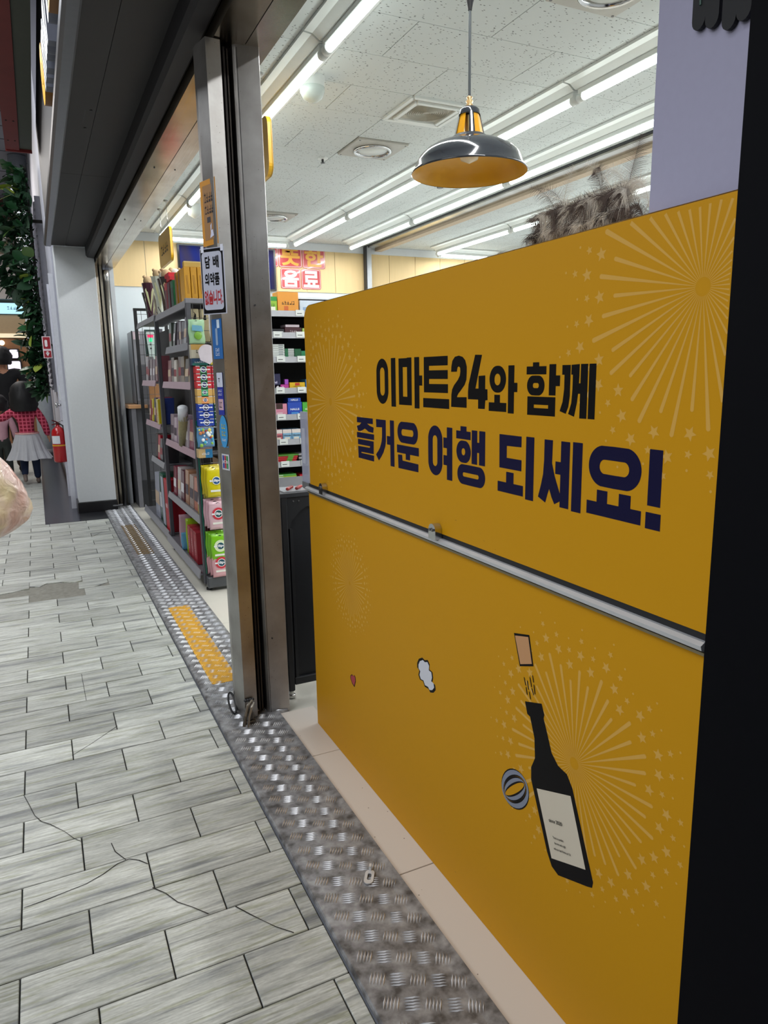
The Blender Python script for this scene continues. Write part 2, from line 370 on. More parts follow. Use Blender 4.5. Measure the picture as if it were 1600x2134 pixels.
crack([(-0.15, 1.734), (-0.108, 1.738), (-0.065, 1.745), (-0.01, 1.754), (0.031, 1.772), (0.069, 1.798), (0.099, 1.803), (0.121, 1.786), (0.14, 1.76)])
crack([(-0.013, 2.444), (0.051, 2.499), (0.146, 2.592)])
crack([(0.062, 1.895), (0.068, 1.852), (0.09, 1.804)])
crack([(-0.2, 1.682), (-0.154, 1.673)])
crack([(0.055, 3.156), (0.057, 2.871)])
crack([(0.281, 6.008), (0.344, 6.13), (0.378, 6.193)])
crack([(0.447, 3.986), (0.438, 3.579)])
# ---- lettering outlines in millimetres on the panel plane (y, z); 4-tuples are upright bars y0,y1,z0,z1
POLY_K = [(1593,1618,1166,1285),(1509,1576,1262,1283),(1554,1576,1172,1283),(1509,1532,1172,1284),(1510,1575,1172,1192),(1471,1495,1166,1284),(1457,1472,1219,1242),(1343,1449,1263,1283),(1343,1429,1234,1253),(1342,1439,1204,1223),(1425,1449,1204,1283),(1337,1453,1170,1191),(1329,1249,1328,1260,1324,1272,1314,1280,1298,1282,1283,1279,1273,1272,1267,1259,1267,1248,1268,1233,1275,1222,1289,1211,1299,1204,1304,1199,1305,1196,1267,1197,1267,1175,1329,1175,1328,1201,1325,1212,1317,1221,1302,1232,1294,1241,1292,1250,1293,1257,1298,1260,1303,1258,1306,1249),(1236,1282,1211,1281,1234,1215,1223,1215,1223,1240,1199,1241,1199,1214,1191,1214,1190,1193,1198,1192,1200,1175,1224,1175,1224,1193,1262,1193,1262,1208,1260,1223),(1148,1167,1188,1204),(1127,1186,1172,1189),(1103,1122,1170,1259),(1093,1104,1210,1227),(1030,1048,1255,1263),(1010,1066,1242,1256),(984,1002,1206,1259),(973,984,1222,1240),(984,1062,1189,1203),(1043,1062,1170,1203),(984,1003,1170,1203),(984,1062,1170,1183),(968,1257,947,1257,947,1227,947,1206,950,1188,956,1176,972,1180,965,1196,962,1217,962,1241,968,1241),(945,1257,925,1258,925,1238,926,1218,929,1195,935,1172,950,1176,943,1194,941,1217,941,1241,945,1241),(919,928,1210,1227),(905,922,1170,1258),(886,902,1170,1258)]
RING_K = [(1704,1634,1171,1285,1682,1655,1192,1263),(1184,1129,1208,1259,1167,1147,1222,1244),(1064,1014,1205,1240,1047,1030,1218,1227)]
POLY_N = [(1732,1838,1115,1130),(1806,1116,1766,1117,1769,1115,1754,1110,1727,1106,1731,1092,1761,1093,1776,1098,1786,1100,1797,1096,1812,1092,1832,1091,1840,1105,1821,1108),(1726,1840,1073,1088),(1834,1069,1729,1069,1730,1035,1812,1034,1812,1031,1728,1031,1729,1015,1832,1016,1834,1049,1755,1050,1753,1054,1834,1054),(1712,1130,1653,1130,1654,1075,1658,1062,1670,1045,1685,1031,1699,1021,1716,1036,1702,1046,1690,1057,1680,1073,1677,1086,1676,1110,1711,1109),(1606,1629,1014,1131),(1628,1648,1068,1090),(1476,1591,1053,1073),(1521,1544,1039,1054),(1586,1048,1563,1049,1561,1035,1479,1034,1479,1015,1584,1014),(1324,1347,1014,1130),(1347,1362,1084,1107),(1347,1362,1046,1068),(1267,1291,1125,1136),(1251,1308,1109,1126),(1226,1247,1060,1130),(1219,1227,1085,1106),(1197,1219,1060,1130),(1148,1129,1077,1129,1077,1109,1123,1108,1123,1085,1076,1085,1076,1064,1147,1064),(1100,1124,1037,1058),(1070,1152,1017,1037),(1039,1063,1013,1130),(1010,1129,987,1129,988,1089,980,1067,965,1038,965,1024,979,1017,987,1028,994,1042,998,1033,1004,1016,1025,1024,1017,1048,1012,1067,1010,1092),(942,965,1014,1129),(964,979,1071,1093),(911,935,1012,1130),(850,874,1037,1058),(800,825,1037,1058),(778,897,1016,1038),(742,767,1049,1133),(740,769,1014,1039)]
RING_N = [(1587,1480,1079,1131,1565,1503,1097,1113),(1431,1366,1018,1131,1410,1389,1039,1109),(1307,1250,1059,1106,1286,1272,1075,1090),(1303,1196,1013,1056,1281,1220,1030,1039),(895,781,1064,1130,870,806,1085,1108)]
# ------------------------------------------------------------------ store entrance: threshold plate, sill, inner floor
sh = thing('threshold_plate', 'long dirty aluminium checker plate along the shop entrance', 'threshold plate', (0.59, 4.0, 0))
b = MB(); b.prism([(0.480, 0.0), (0.482, 0.006), (0.485, 0.0085), (0.665, 0.0095), (0.70, 0.013), (0.703, 0.0), ], 'y', 0.3, 2.40); 
b.prism([(0.480, 0.0), (0.482, 0.006), (0.485, 0.0085), (0.665, 0.0095), (0.70, 0.013), (0.735, 0.013), (0.738, 0.0)], 'y', 2.40, 7.34)
b.build('plate', PLATE, sh)
lug = MB()
def one_lug(cx, cy, dx, dy, L, w, z, h):
    n = len(lug.v); px, py = -dy, dx
    lug.v += [(cx - dx * L, cy - dy * L, z), (cx + px * w, cy + py * w, z), (cx + dx * L, cy + dy * L, z), (cx - px * w, cy - py * w, z),
              (cx - dx * L * .45, cy - dy * L * .45, z + h), (cx + dx * L * .45, cy + dy * L * .45, z + h)]
    for q in ((0, 3, 5, 4), (3, 2, 5), (2, 1, 4, 5), (1, 0, 4)): lug.face([n + i for i in q])
PADS = ((0.530, 0.640, 2.76, 3.86), (0.536, 0.650, 5.18, 6.32))
padlug = []
for i in range(-4, 12):
    for j in range(-40, 160):
        x = 0.519 + 0.0372 * i; y = 1.2218 - 0.0205 * i + 0.0652 * j
        if not (0.49 < x < (0.697 if y < 2.4 else 0.728)) or not (0.36 < y < 7.3): continue
        if (i % 2 == 0): d, o = (-0.55, -0.835), (0.835, -0.55)
        else: d, o = (0.93, -0.36), (0.36, 0.93)
        z = 0.0085 + max(0, (x - 0.66)) * 0.11
        w = 0.0026
        for k in range(-2, 3):
            s_ = 0.0070 * k
            one_lug(x + o[0] * s_, y + o[1] * s_, d[0], d[1], 0.0190, w, z, 0.0032)
lug.build('raised_tread', PLATE_LUG, sh, kind='stuff')
for n_, (x0, x1, y0, y1) in enumerate(PADS):
    m_ = M(('bd8c22', '6f5c3c')[n_], 0.8, var=0.4, scale=35, bump=0.6)
    b = MB(); b.prism(rrect(x0, x1, y0, y1, 0.012), 'z', 0.009, 0.0103); p_ = b.build('anti_slip_pad', m_, sh)
    p_['label'] = ('worn yellow anti-slip pad', 'faded brown anti-slip pad')[n_]
hk = thing('metal_bracket', 'small slotted silver metal bracket lying loose on the checker plate', 'bracket', (0.629, 1.441, 0.0105))
b = MB(); b.tube([(0.618, 1.425, 0.0125), (0.612, 1.418, 0.0125)], 0.004, 8)
def loop_plate(cx, cy, ang, L, w, t, z, name, mat, par):
    b = MB(); o = [(math.cos(a) * w + (L if math.cos(a) > 0 else -L) * 1.0, math.sin(a) * w) for a in [PI * 2 * k / 20 for k in range(20)]]
    i_ = [(math.cos(a) * w * .42 + (L * .55 if math.cos(a) > 0 else -L * .55), math.sin(a) * w * .42) for a in [PI * 2 * k / 20 for k in range(20)]]
    R = lambda p, h: (cx + p[0] * math.cos(ang) - p[1] * math.sin(ang), cy + p[0] * math.sin(ang) + p[1] * math.cos(ang), z + h)
    n = 0; b.v = [R(p, t) for p in o] + [R(p, t) for p in i_] + [R(p, 0) for p in o] + [R(p, 0) for p in i_]
    for k in range(20):
        j = (k + 1) % 20; b.face((k, j, 20 + j, 20 + k)); b.face((40 + k, 60 + k, 60 + j, 40 + j)); b.face((k, 40 + k, 40 + j, j)); b.face((20 + k, 20 + j, 60 + j, 60 + k))
    return b.build(name, mat, par)
loop_plate(0.629, 1.437, 1.0, 0.013, 0.012, 0.003, 0.0112, 'slotted_plate', M('d8dadc', .3, .3), hk)
b = MB(); b.box(-0.006, 0.006, -0.003, 0.003, 0, 0.014); b.v = [(0.643 + p[0] * .54 - p[1] * .84, 1.461 + p[0] * .84 + p[1] * .54, 0.0112 + p[2]) for p in b.v]; b.build('hook', M('d8dadc', .3, .3), hk)
sill = thing('stone_sill', 'narrow beige stone kerb at the foot of the yellow panels', 'sill', (0.75, 1.4, 0))
for y0, y1 in ((0.3, 0.78), (0.782, 1.418), (1.421, 2.055), (2.058, 2.40)):
    box('slab', SILL, 0.704, 0.835, y0, y1, -0.02, 0.004, sill, c=0.001)
floor2 = box('floor', M('8f8c83', 0.8), 0.70, 5.2, -1.0, 7.75, -0.10, -0.004, kind='structure', loc=(0, 0, 0))
_b = MB(); _b.box(-0.2985, 0.2985, -0.2985, 0.2985, -0.02, 0.0, 0.001); tme = bpy.data.meshes.new('tile'); tme.from_pydata(_b.v, [], _b.f); tme.materials.append(TILE_IN)
for i in range(8):
    for j in range(10):
        o = bpy.data.objects.new('tile', tme); C.objects.link(o); o.parent = floor2; o.location = (1.04 + 0.6 * i, 2.36 + 0.6 * (j - 1) + .3 - .06, -0.0015 + 0.0005)
# sunk dark strip beside the passage wall
box('trim_1', M('2e2f38', 0.22, var=0.15, scale=5, stretch=(1, 12, 1)), -0.042, 0.25, 6.76, 17.0, -0.01, 0.002, kind='structure')
box('trim_2', M('1d1e22', 0.3), 0.25, 0.478, 6.76, 7.16, -0.01, 0.002, kind='structure')
# ------------------------------------------------------------------ ceiling of the store
ZC = 2.65
ceil = box('ceiling', M('9a9c9a', 0.9), 0.79, 5.2, -1.0, 7.8, ZC + 0.012, ZC + 0.1, kind='structure', loc=(0, 0, 0))
VENTS = {(1.9, 3.53): 1, (1.9, 4.235): 2, (1.9, 2.12): 2, (1.9, 6.35): 2}
_cm = {}
for r in range(-6, 15):
    y0 = 2.828 + 0.352 * r; y1 = y0 + 0.352; ph = 1.555 if r % 2 == 0 else 1.905
    xs = [ph + 0.70 * n for n in range(-2, 6)]; xs = [max(0.79, min(5.2, x)) for x in xs]; xs = sorted(set(round(x, 3) for x in xs + [0.79, 5.2]))
    if r in (2, 4, -2, 10):
        xs = sorted(set(xs + [1.905, 2.255]))
    for a, c in zip(xs, xs[1:]):
        if c - a < 0.02 or (r in (2, 4, -2, 10) and abs(a - 1.905) < 0.01): continue
        yy = min(y1, 7.7)
        if yy - y0 < 0.03: continue
        w, h = round(c - a, 3), round(yy - y0, 3)
        if (w, h) not in _cm:
            b = MB(); b.box(-w / 2 + .0015, w / 2 - .0015, -h / 2 + .0015, h / 2 - .0015, 0, 0.012, 0.0008)
            me = bpy.data.meshes.new('tile'); me.from_pydata(b.v, [], b.f); me.materials.append(CEIL_TILE); _cm[(w, h)] = me
        o = bpy.data.objects.new('tile', _cm[(w, h)]); C.objects.link(o); o.parent = ceil; o.location = ((a + c) / 2, (y0 + yy) / 2, ZC)
# walls
wb = box('wall_back', M('cfd8dc', 0.55, var=0.02), 0.76, 5.2, 7.70, 7.80, 0, 2.70, kind='structure', loc=(0, 0, 0))
x = 0.77
while x < 5.15:
    box('panel', M('e0c592', 0.55, var=0.05, scale=4, stretch=(8, 1, 1)), x + 0.0015, min(x + 0.335, 5.19), 7.690, 7.70, 2.135, 2.57, wb); x += 0.338
box('cornice', WHITE, 0.77, 5.2, 7.675, 7.70, 2.57, 2.648, wb); box('baseboard', DARK, 0.77, 5.2, 7.685, 7.70, 0.0, 0.11, wb)
box('wall_right', WHITE, 5.2, 5.3, -1.0, 7.8, 0, 2.75, kind='structure')
box('wall_front', WHITE, 0.98, 5.3, -1.1, -1.0, 0, 2.75, kind='structure')
wl = box('wall_left', WHITE, 0.735, 0.775, 7.46, 7.80, 0, 2.75, kind='structure')
# steel post and ceiling track at the rear
po = thing('steel_post', 'slim steel post against the panelled back wall', 'post', (3.53, 7.64, 0))
box('post', brushed('b9bcc0', 0.3), 3.49, 3.545, 7.60, 7.675, 0, 2.648, po); box('post_edge', DARK, 3.478, 3.489, 7.60, 7.675, 0, 2.64, po)
tr = thing('ceiling_track', 'polished metal track fixed across the shop ceiling', 'ceiling track', (3.56, 4.0, 2.6))
box('track', MIRROR, 3.50, 3.62, -0.9, 7.67, 2.622, 2.649, tr); box('track_lip', DARK, 3.488, 3.499, -0.9, 7.67, 2.638, 2.649, tr); box('beam', M('cdb9a0', .6), 3.622, 3.70, -0.9, 7.67, 2.60, 2.649, tr)
# ------------------------------------------------------------------ strip lights
def strip(p0, p1, label, n_):
    """one batten: rail, body, glowing tube, two end caps, with its own light"""
    (x0, y0), (x1, y1) = p0, p1; alongy = abs(y1 - y0) > abs(x1 - x0)
    cx, cy = (x0 + x1) / 2, (y0 + y1) / 2; L = (abs(y1 - y0) if alongy else abs(x1 - x0)) - 0.012
    root = thing('strip_light', label, 'ceiling light', (cx, cy, 2.65), 'white strip lights on the shop ceiling')
    def bx(name, m, a0, a1, c0, c1, z0, z1, ch=0.003):
        if alongy: box(name, m, cx + c0, cx + c1, cy + a0, cy + a1, z0, z1, root, c=ch)
        else: box(name, m, cx + a0, cx + a1, cy + c0, cy + c1, z0, z1, root, c=ch)
    h = L / 2
    b = MB()
    prof = [(-0.095, 2.649), (-0.095, 2.636), (-0.06, 2.632), (-0.028, 2.61), (0.028, 2.61), (0.06, 2.632), (0.095, 2.636), (0.095, 2.649)]
    if alongy: b.prism([(cx + p, z) for p, z in prof], 'y', cy - h, cy + h)
    else: b.prism([(cy + p, z) for p, z in prof], 'x', cx - h, cx + h)
    b.build('rail', WHITEGLOSS, root)
    bx('body', WHITEGLOSS, -h + .01, h - .01, -0.020, 0.020, 2.585, 2.611)
    b = MB(); r_ = 0.018
    e = (lambda a: (cx, cy + a, 2.574)) if alongy else (lambda a: (cx + a, cy, 2.574))
    b.tube([e(-h + .035), e(h - .035)], r_, 14); b.build('tube', TUBE, root, smooth=True)
    for s_ in (-1, 1):
        b = MB(); b.tube([e(s_ * h), e(s_ * (h - .036))], [0.022, 0.0225], 14); b.build('end_cap', WHITEGLOSS, root, smooth=True)
    lo = area('strip_light_lamp', (cx, cy, 2.545), (0, 0, 0), 0.04 if alongy else L, L if alongy else 0.04, TUBE_POWER * (1.0 if alongy else 0.35))
    lo.parent = root; lo.location = (0, 0, -0.105)
    return root
seg = [7.44, 5.99, 4.54, 3.06, 1.60, 0.15]
rows = ((1.235, 'row nearest the entrance'), (2.585, 'second row from the entrance'), (3.215, 'third row from the entrance'), (4.30, 'row farthest from the entrance'))
pos = ('at the back wall end', 'second from the back wall', 'third from the back wall', 'fourth from the back wall', 'at the street end')
for x, rl in rows:
    for i in range(5):
        strip((x, seg[i + 1]), (x, seg[i]), 'white strip light, %s, %s' % (rl, pos[i]), i)
strip((1.27, 7.50), (2.55, 7.50), 'white strip light running along the panelled back wall, left of the red signs', 0)
strip((4.34, 7.50), (5.15, 7.50), 'white strip light along the back wall beyond the steel post', 1)
# ------------------------------------------------------------------ vents, detectors
def round_vent(x, y, label):
    t = thing('round_diffuser', label, 'ceiling vent', (x, y, 2.645), 'square ceiling plates with round rings')
    b = MB(); h = .171
    b.box(x - h, x + h, y - h, y + h, 2.638, 2.655, 0.003); b.build('plate', M('b9b7b0', .5), t)
    b = MB(); b.lathe([(0.118, 2.640), (0.122, 2.626), (0.112, 2.620), (0.104, 2.626), (0.102, 2.640)], x, y, 40); b.build('ring', CHROME, t, True)
    b = MB(); b.lathe([(0.001, 2.628), (0.085, 2.630), (0.092, 2.636), (0.1, 2.640)], x, y, 36); b.build('disc', WHITEGLOSS, t, True)
    for a in range(4):
        b = MB(); b.tube([(x + (.155 if a % 2 else -.155), y + (.155 if a > 1 else -.155), 2.636), (x + (.155 if a % 2 else -.155), y + (.155 if a > 1 else -.155), 2.640)], .006, 6); b.build('screw', GREY, t)
round_vent(2.08, 4.411, 'square plate with chrome ring and round disc beside the vent grille')
round_vent(2.08, 2.30, 'large nearest square plate with chrome ring, cut by the top of the picture')
round_vent(2.08, 6.524, 'distant square plate with round ring half behind the steel column')
t = thing('vent_grille', 'square ceiling vent with nested frames behind the pendant lamp', 'ceiling vent', (2.08, 3.708, 2.645))
b = MB()
for h, z in ((.172, 2.637), (.130, 2.630)):
    for s_ in (-1, 1):
        b.box(2.08 - h, 2.08 + h, 3.708 + s_ * h - .012, 3.708 + s_ * h + .012, z, 2.652, .002); b.box(2.08 + s_ * h - .012, 2.08 + s_ * h + .012, 3.708 - h, 3.708 + h, z, 2.652, .002)
b.build('frame', WHITEGLOSS, t)
box('face', M('bdbab0', .7), 1.91, 2.25, 3.54, 3.878, 2.643, 2.655, t)
b = MB()
for k in range(9): r_ = .02 + .0115 * k; b.lathe([(r_, 2.642), (r_ + .003, 2.638), (r_ + .006, 2.642)], 2.08, 3.708, 24)
b.build('louvre_ring', M('a9a699', .6), t, kind='stuff')
t = thing('dome_camera', 'white dome security camera under the ceiling near the entrance strip lights', 'camera', (1.345, 3.52, 2.65))
b = MB(); b.lathe([(.062, 2.65), (.062, 2.632), (.058, 2.60)], 1.345, 3.52, 24); b.build('base', WHITEGLOSS, t, True)
b = MB(); b.lathe([(.060, 2.604), (.060, 2.585), (.045, 2.555), (.02, 2.54), (.001, 2.537)], 1.345, 3.52, 24); b.build('dome', M('cdd6d2', .25), t, True)
t = thing('dome_camera', 'white dome camera far back beside the entrance row of strip lights', 'camera', (1.34, 6.35, 2.65))
b = MB(); b.lathe([(.06, 2.65), (.06, 2.61), (.05, 2.57), (.001, 2.54)], 1.34, 6.35, 16); b.build('dome', WHITEGLOSS, t, True)
def detector(x, y, label):
    t = thing('smoke_detector', label, 'smoke detector', (x, y, 2.65))
    b = MB()
    for k, (r_, z) in enumerate(((.055, 2.636), (.045, 2.620), (.034, 2.606))): b.lathe([(r_, 2.65 if k == 0 else z + .016), (r_, z), (.001, z)], x, y, 20)
    b.build('body', WHITEGLOSS, t); b = MB(); b.lathe([(.024, 2.606), (.024, 2.590), (.001, 2.588)], x, y, 16); b.build('cage', GREY, t)
detector(2.86, 4.90, 'white stepped smoke detector below the pendant lamp rim')
t = thing('sprinkler_head', 'small ceiling sprinkler beside the chrome-ringed plate', 'sprinkler', (1.86, 4.72, 2.65))
b = MB(); b.lathe([(.035, 2.65), (.033, 2.643), (.001, 2.641)], 1.86, 4.72, 16); b.build('rose', WHITEGLOSS, t)
b = MB(); b.tube([(1.86, 4.72, 2.645), (1.86, 4.72, 2.62)], .008, 8).lathe([(.016, 2.619), (.001, 2.617)], 1.86, 4.72, 10); b.build('nozzle', DARK, t)
t = thing('sprinkler_head', 'dark sprinkler on the far ceiling beyond the last row', 'sprinkler', (4.5, 5.9, 2.65))
b = MB(); b.tube([(4.5, 5.9, 2.65), (4.5, 5.9, 2.61)], .01, 8).lathe([(.03, 2.61), (.001, 2.605)], 4.5, 5.9, 10); b.build('nozzle', DARK, t)
# ------------------------------------------------------------------ pendant lamp
PX_, PY_ = 1.335, 2.10
t = thing('pendant_lamp', 'dark enamel pendant lamp with yellow inside hanging over the counter', 'pendant lamp', (PX_, PY_, 2.65))
b = MB(); b.tube([(PX_, PY_, 2.65), (PX_, PY_, 2.10)], .0045, 8); b.build('cord', M('3b4245', .6), t)
b = MB(); b.lathe([(.006, 2.352), (.010, 2.372), (.016, 2.392), (.018, 2.46), (.012, 2.47)], PX_, PY_, 14); b.build('cord_grip', BLACK, t, True)
b = MB(); b.lathe([(.004, 2.108), (.010, 2.104), (.007, 2.098), (.012, 2.092), (.008, 2.086), (.014, 2.078), (.014, 2.07)], PX_, PY_, 16); b.build('finial', M('c9a978', .3, .6), t, True)
ENAMEL = M('30343b', .12, var=.05, coat=.6)
b = MB(); b.lathe([(.003, 2.076), (.024, 2.074), (.032, 2.066), (.034, 2.052)], PX_, PY_, 28)
b.build('neck_cap', ENAMEL, t, True)
b = MB()
for k in range(4):
    a0 = PI / 4 + k * PI / 2 + .4; da = .20
    P = lambda r, a, z: (PX_ + r * math.cos(a), PY_ + r * math.sin(a), z)
    for (ra, za), (rb, zb) in (((.034, 2.055), (.050, 1.985)),):
        n = 3
        for i in range(n):
            a1 = a0 - da + 2 * da * i / n; a2 = a0 - da + 2 * da * (i + 1) / n
            b.poly([P(ra, a1, za), P(ra, a2, za), P(rb, a2, zb), P(rb, a1, zb)]); b.poly([P(ra - .003, a2, za), P(ra - .003, a1, za), P(rb - .003, a1, zb), P(rb - .003, a2, zb)])
b.build('cage_strap', ENAMEL, t)
b = MB(); b.lathe([(.031, 2.052), (.045, 1.99)], PX_, PY_, 20); b.mi = [0] * len(b.f)
b.f = [f for i, f in enumerate(b.f) if (i // 2) % 3 != 0]; b.mi = [0] * len(b.f); b.build('inner_cone', M('e0a010', .35), t)
b = MB(); b.lathe([(.017, 2.05), (.017, 1.985)], PX_, PY_, 12); b.build('socket', M('d8c48a', .3, .5), t, True)
prof = [(.052, 1.990), (.060, 1.984), (.064, 1.978), (.085, 1.972), (.115, 1.962), (.140, 1.948), (.160, 1.930), (.172, 1.910), (.178, 1.892), (.186, 1.884), (.188, 1.880), (.186, 1.878)]
b = MB(); b.lathe(prof, PX_, PY_, 56); b.build('shade', ENAMEL, t, True)
b = MB(); b.lathe([(.186, 1.879), (.182, 1.884), (.175, 1.892), (.168, 1.910), (.155, 1.928), (.135, 1.945), (.11, 1.958), (.08, 1.968), (.05, 1.982)], PX_, PY_, 56); b.build('shade_lining', M('cf9b08', .35, var=.05), t, True)
b = MB(); b.lathe([(.022, 1.985), (.03, 1.96), (.034, 1.94), (.028, 1.92), (.001, 1.908)], PX_, PY_, 16); b.build('bulb', M('e9e4d2', .2), t, True)
# ------------------------------------------------------------------ canopy, header, columns
cn = thing('canopy', 'long dark grey canopy box over the shop entrance', 'canopy', (0.4, 3.3, 2.4))
SOF = M('232123', .65, var=.10, scale=12)
for y0, y1 in ((-0.8, 2.2), (2.203, 4.7), (4.703, 7.17)):
    box('soffit_panel', SOF, 0.25, 0.36, y0, y1, 2.400, 2.408, cn); box('soffit_panel', SOF, 0.362, 0.525, y0, y1, 2.400, 2.408, cn)
box('fascia', M('26252a', .5), 0.222, 0.26, -0.8, 7.17, 2.41, 3.35, cn)
b = MB(); b.prism([(0.188, 2.412), (0.192, 2.398), (0.205, 2.388), (0.242, 2.388), (0.250, 2.396), (0.250, 2.43), (0.222, 2.44)], 'y', -0.8, 7.17); b.build('lip', M('6f7076', .35, .7), cn)
box('top', SOF, 0.26, 0.62, -0.8, 7.17, 3.30, 3.35, cn)
b = MB(); b.prism([(0.522, 2.408), (0.522, 2.33), (0.535, 2.312), (0.585, 2.305), (0.598, 2.32), (0.598, 2.41)], 'y', -0.8, 7.17); b.build('shutter_housing', M('141218', .6), cn)
for y0, y1, x_ in ((3.6, 3.78, .315), ): box('slot', BLACK, x_, x_ + .004, y0, y1, 2.3995, 2.402, cn)
for x_, y_ in ((.34, 3.6), (.33, 3.85)):
    b = MB(); b.tube([(x_, y_, 2.397), (x_, y_, 2.402)], .006, 8); b.build('screw', BLACK, cn)
hd = thing('steel_header', 'polished stainless steel header above the sliding door opening', 'door header', (0.69, 3, 2.27))
HD = brushed('cbbfae', 0.20, 1.0, (40, 1, 40), 'b8a890')
b = MB(); b.prism([(0.600, 2.272), (0.698, 2.268), (0.698, 2.64), (0.600, 2.64)], 'y', -0.5, 7.45); b.build('front_casing', HD, hd)
b = MB(); b.prism([(0.701, 2.268), (0.787, 2.27), (0.787, 2.648), (0.701, 2.648)], 'y', -0.5, 7.45); b.build('rear_casing', HD, hd)
box('joint', BLACK, 0.6982, 0.7008, -0.5, 7.45, 2.272, 2.64, hd)
for y_ in (2.7, 3.9, 5.2):
    for x_ in (.64, .74):
        b = MB(); b.tube([(x_, y_, 2.2665), (x_, y_, 2.274)], .004, 8); b.build('rivet', DARK, hd)
# near steel door column
cl = thing('steel_column', 'stained stainless steel door column with a black groove and stickers', 'column', (0.65, 2.45, 0))
b = MB(); b.prism([(0.556, 2.475), (0.572, 2.398), (0.619, 2.402), (0.619, 2.50), (0.556, 2.50)], 'z', 0.012, 2.268); b.build('door_stile', STEEL, cl)
b = MB(); b.prism([(0.662, 2.425), (0.670, 2.415), (0.742, 2.405), (0.745, 2.41), (0.745, 2.52), (0.662, 2.52)], 'z', 0.004, 2.272); b.build('jamb', STEEL, cl)
b = MB(); b.prism([(0.619, 2.47), (0.662, 2.47), (0.662, 2.52), (0.619, 2.52)], 'z', 0.012, 2.268); b.build('groove', BLACK, cl)
box('seal', M('2c2522', .7), 0.632, 0.638, 2.425, 2.47, 0.02, 2.26, cl); box('seal', M('4a4038', .6), 0.646, 0.650, 2.435, 2.47, 0.02, 2.26, cl)
b = MB(); b.box(0.6725, 0.674, 2.4135, 2.416, .01, 2.26); b.build('seam', BLACK, cl)
for z_ in (1.48, 0.30):
    b = MB(); b.tube([(.69, 2.409, z_), (.69, 2.414, z_)], .003, 6); b.build('screw', DARK, cl)
lt = thing('door_latch', 'worn steel floor latch at the foot of the door column', 'latch', (0.585, 2.375, .012))
b = MB(); b.box(.560, .600, 2.355, 2.395, .012, .022, .002).box(.566, .594, 2.362, 2.392, .022, .055, .004); b.build('keeper', M('5d5852', .4, .8), lt)
b = MB(); b.tube([(.548, 2.33, .02), (.558, 2.345, .05), (.575, 2.37, .075), (.596, 2.39, .085)], .006, 8); b.build('hook', M('7b766e', .35, .9), lt)
b = MB(); b.tube([(.562, 2.325, .016), (.57, 2.34, .045), (.587, 2.362, .07), (.60, 2.38, .08)], .004, 8); b.build('bar', M('8b867e', .3, .9), lt)
for k in range(4):
    b = MB(); b.ball((.573 + .009 * k, 2.392, .088), .006, 8, 6); b.build('ball_link', DARK, lt)
b = MB(); P_ = [(.545 + .012 * math.cos(a), 2.485 + .03 * math.sin(a), .045 + .03 * math.sin(a)) for a in [2 * PI * k / 16 for k in range(17)]]
b.tube(P_, .004, 6); o_ = b.build('door_pull', BLACK, loc=(.545, 2.485, .012)); tag(o_, 'black wire loop pull low on the door column', 'door pull')
# far door jamb
jb = thing('far_door_jamb', 'shiny steel jamb at the far end of the shop entrance', 'door jamb', (0.66, 7.4, 0))
b = MB(); b.prism([(0.592, 7.38), (0.600, 7.36), (0.628, 7.36), (0.632, 7.45), (.592, 7.45)], 'z', 0.0, 2.33); b.build('outer_stile', brushed('b4aa9a', .25), jb)
b = MB(); b.prism([(0.642, 7.36), (0.662, 7.355), (0.664, 7.45), (.642, 7.45)], 'z', 0.0, 2.30); b.build('inner_stile', brushed('b4aa9a', .25), jb)
box('groove', BLACK, .630, .644, 7.40, 7.45, 0, 2.3, jb); box('groove', BLACK, .664, .676, 7.40, 7.45, 0, 2.3, jb)
b = MB(); b.tube([(.700, 7.405, 0.0), (.700, 7.405, 2.14)], .024, 16); b.build('pipe', M('a9a8a4', .3, .8), jb, True)
b = MB(); b.tube([(.700, 7.405, 2.14), (.700, 7.405, 2.24)], .026, 16); b.build('pipe_collar', M('d0d2d2', .25, .8), jb, True)
# far white column
fc = thing('white_column', 'white plastered column with a black plinth at the far end of the canopy', 'column', (0.43, 7.3, 0))
box('shaft', M('d3d7da', .75, var=.04, scale=60, bump=.25), .262, .592, 7.17, 7.46, 0.10, 2.40, fc, c=.004); box('plinth', M('121115', .35), .25, .60, 7.155, 7.46, 0.0, .10, fc, c=.003)
loop_plate(.60, 7.15, .3, .03, .018, .01, .045, 'floor_hook', GREY, fc)
# passage wall beyond the column
wp = box('wall_far', M('c5c6d2', .6, var=.03), .245, .40, 7.47, 17.0, 0, 4.6, kind='structure', loc=(0, 0, 0))
box('baseboard', M('17171c', .4), .232, .246, 7.47, 17.0, 0, .10, wp)
dr = box('door_1', M('c2c3d0', .45), .225, .246, 7.50, 8.34, 0.02, 2.15, kind='structure', loc=(0, 0, 0))
for y_ in (7.466, 8.30): box('frame', M('d4d5de', .4), .205, .246, y_, y_ + .045, 0.0, 2.2, dr)
b = MB(); b.tube([(.225, 8.2, .98), (.19, 8.2, .98)], .012, 10).tube([(.19, 8.2, .98), (.165, 8.2, .98)], .026, 14); b.build('door_handle', CHROME, dr, True)
box('lock_plate', WHITEGLOSS, .216, .226, 8.16, 8.24, 1.03, 1.18, dr); box('hinge', CHROME, .212, .226, 7.56, 7.60, .22, .40, dr); box('hinge', CHROME, .212, .226, 7.56, 7.60, 1.62, 1.80, dr)
for z_, h_ in ((1.34, .12), (1.60, .03), (1.68, .10)): box('door_bolt', BLACK, .212, .226, 7.66, 7.70, z_, z_ + h_, dr)
lv = thing('wall_louvre', 'tall white louvred vent on the passage wall behind the hanging plants', 'louvre', (.23, 9.8, 1.1))
box('backing', BLACK, .236, .2445, 9.05, 10.7, 1.12, 3.2, lv)
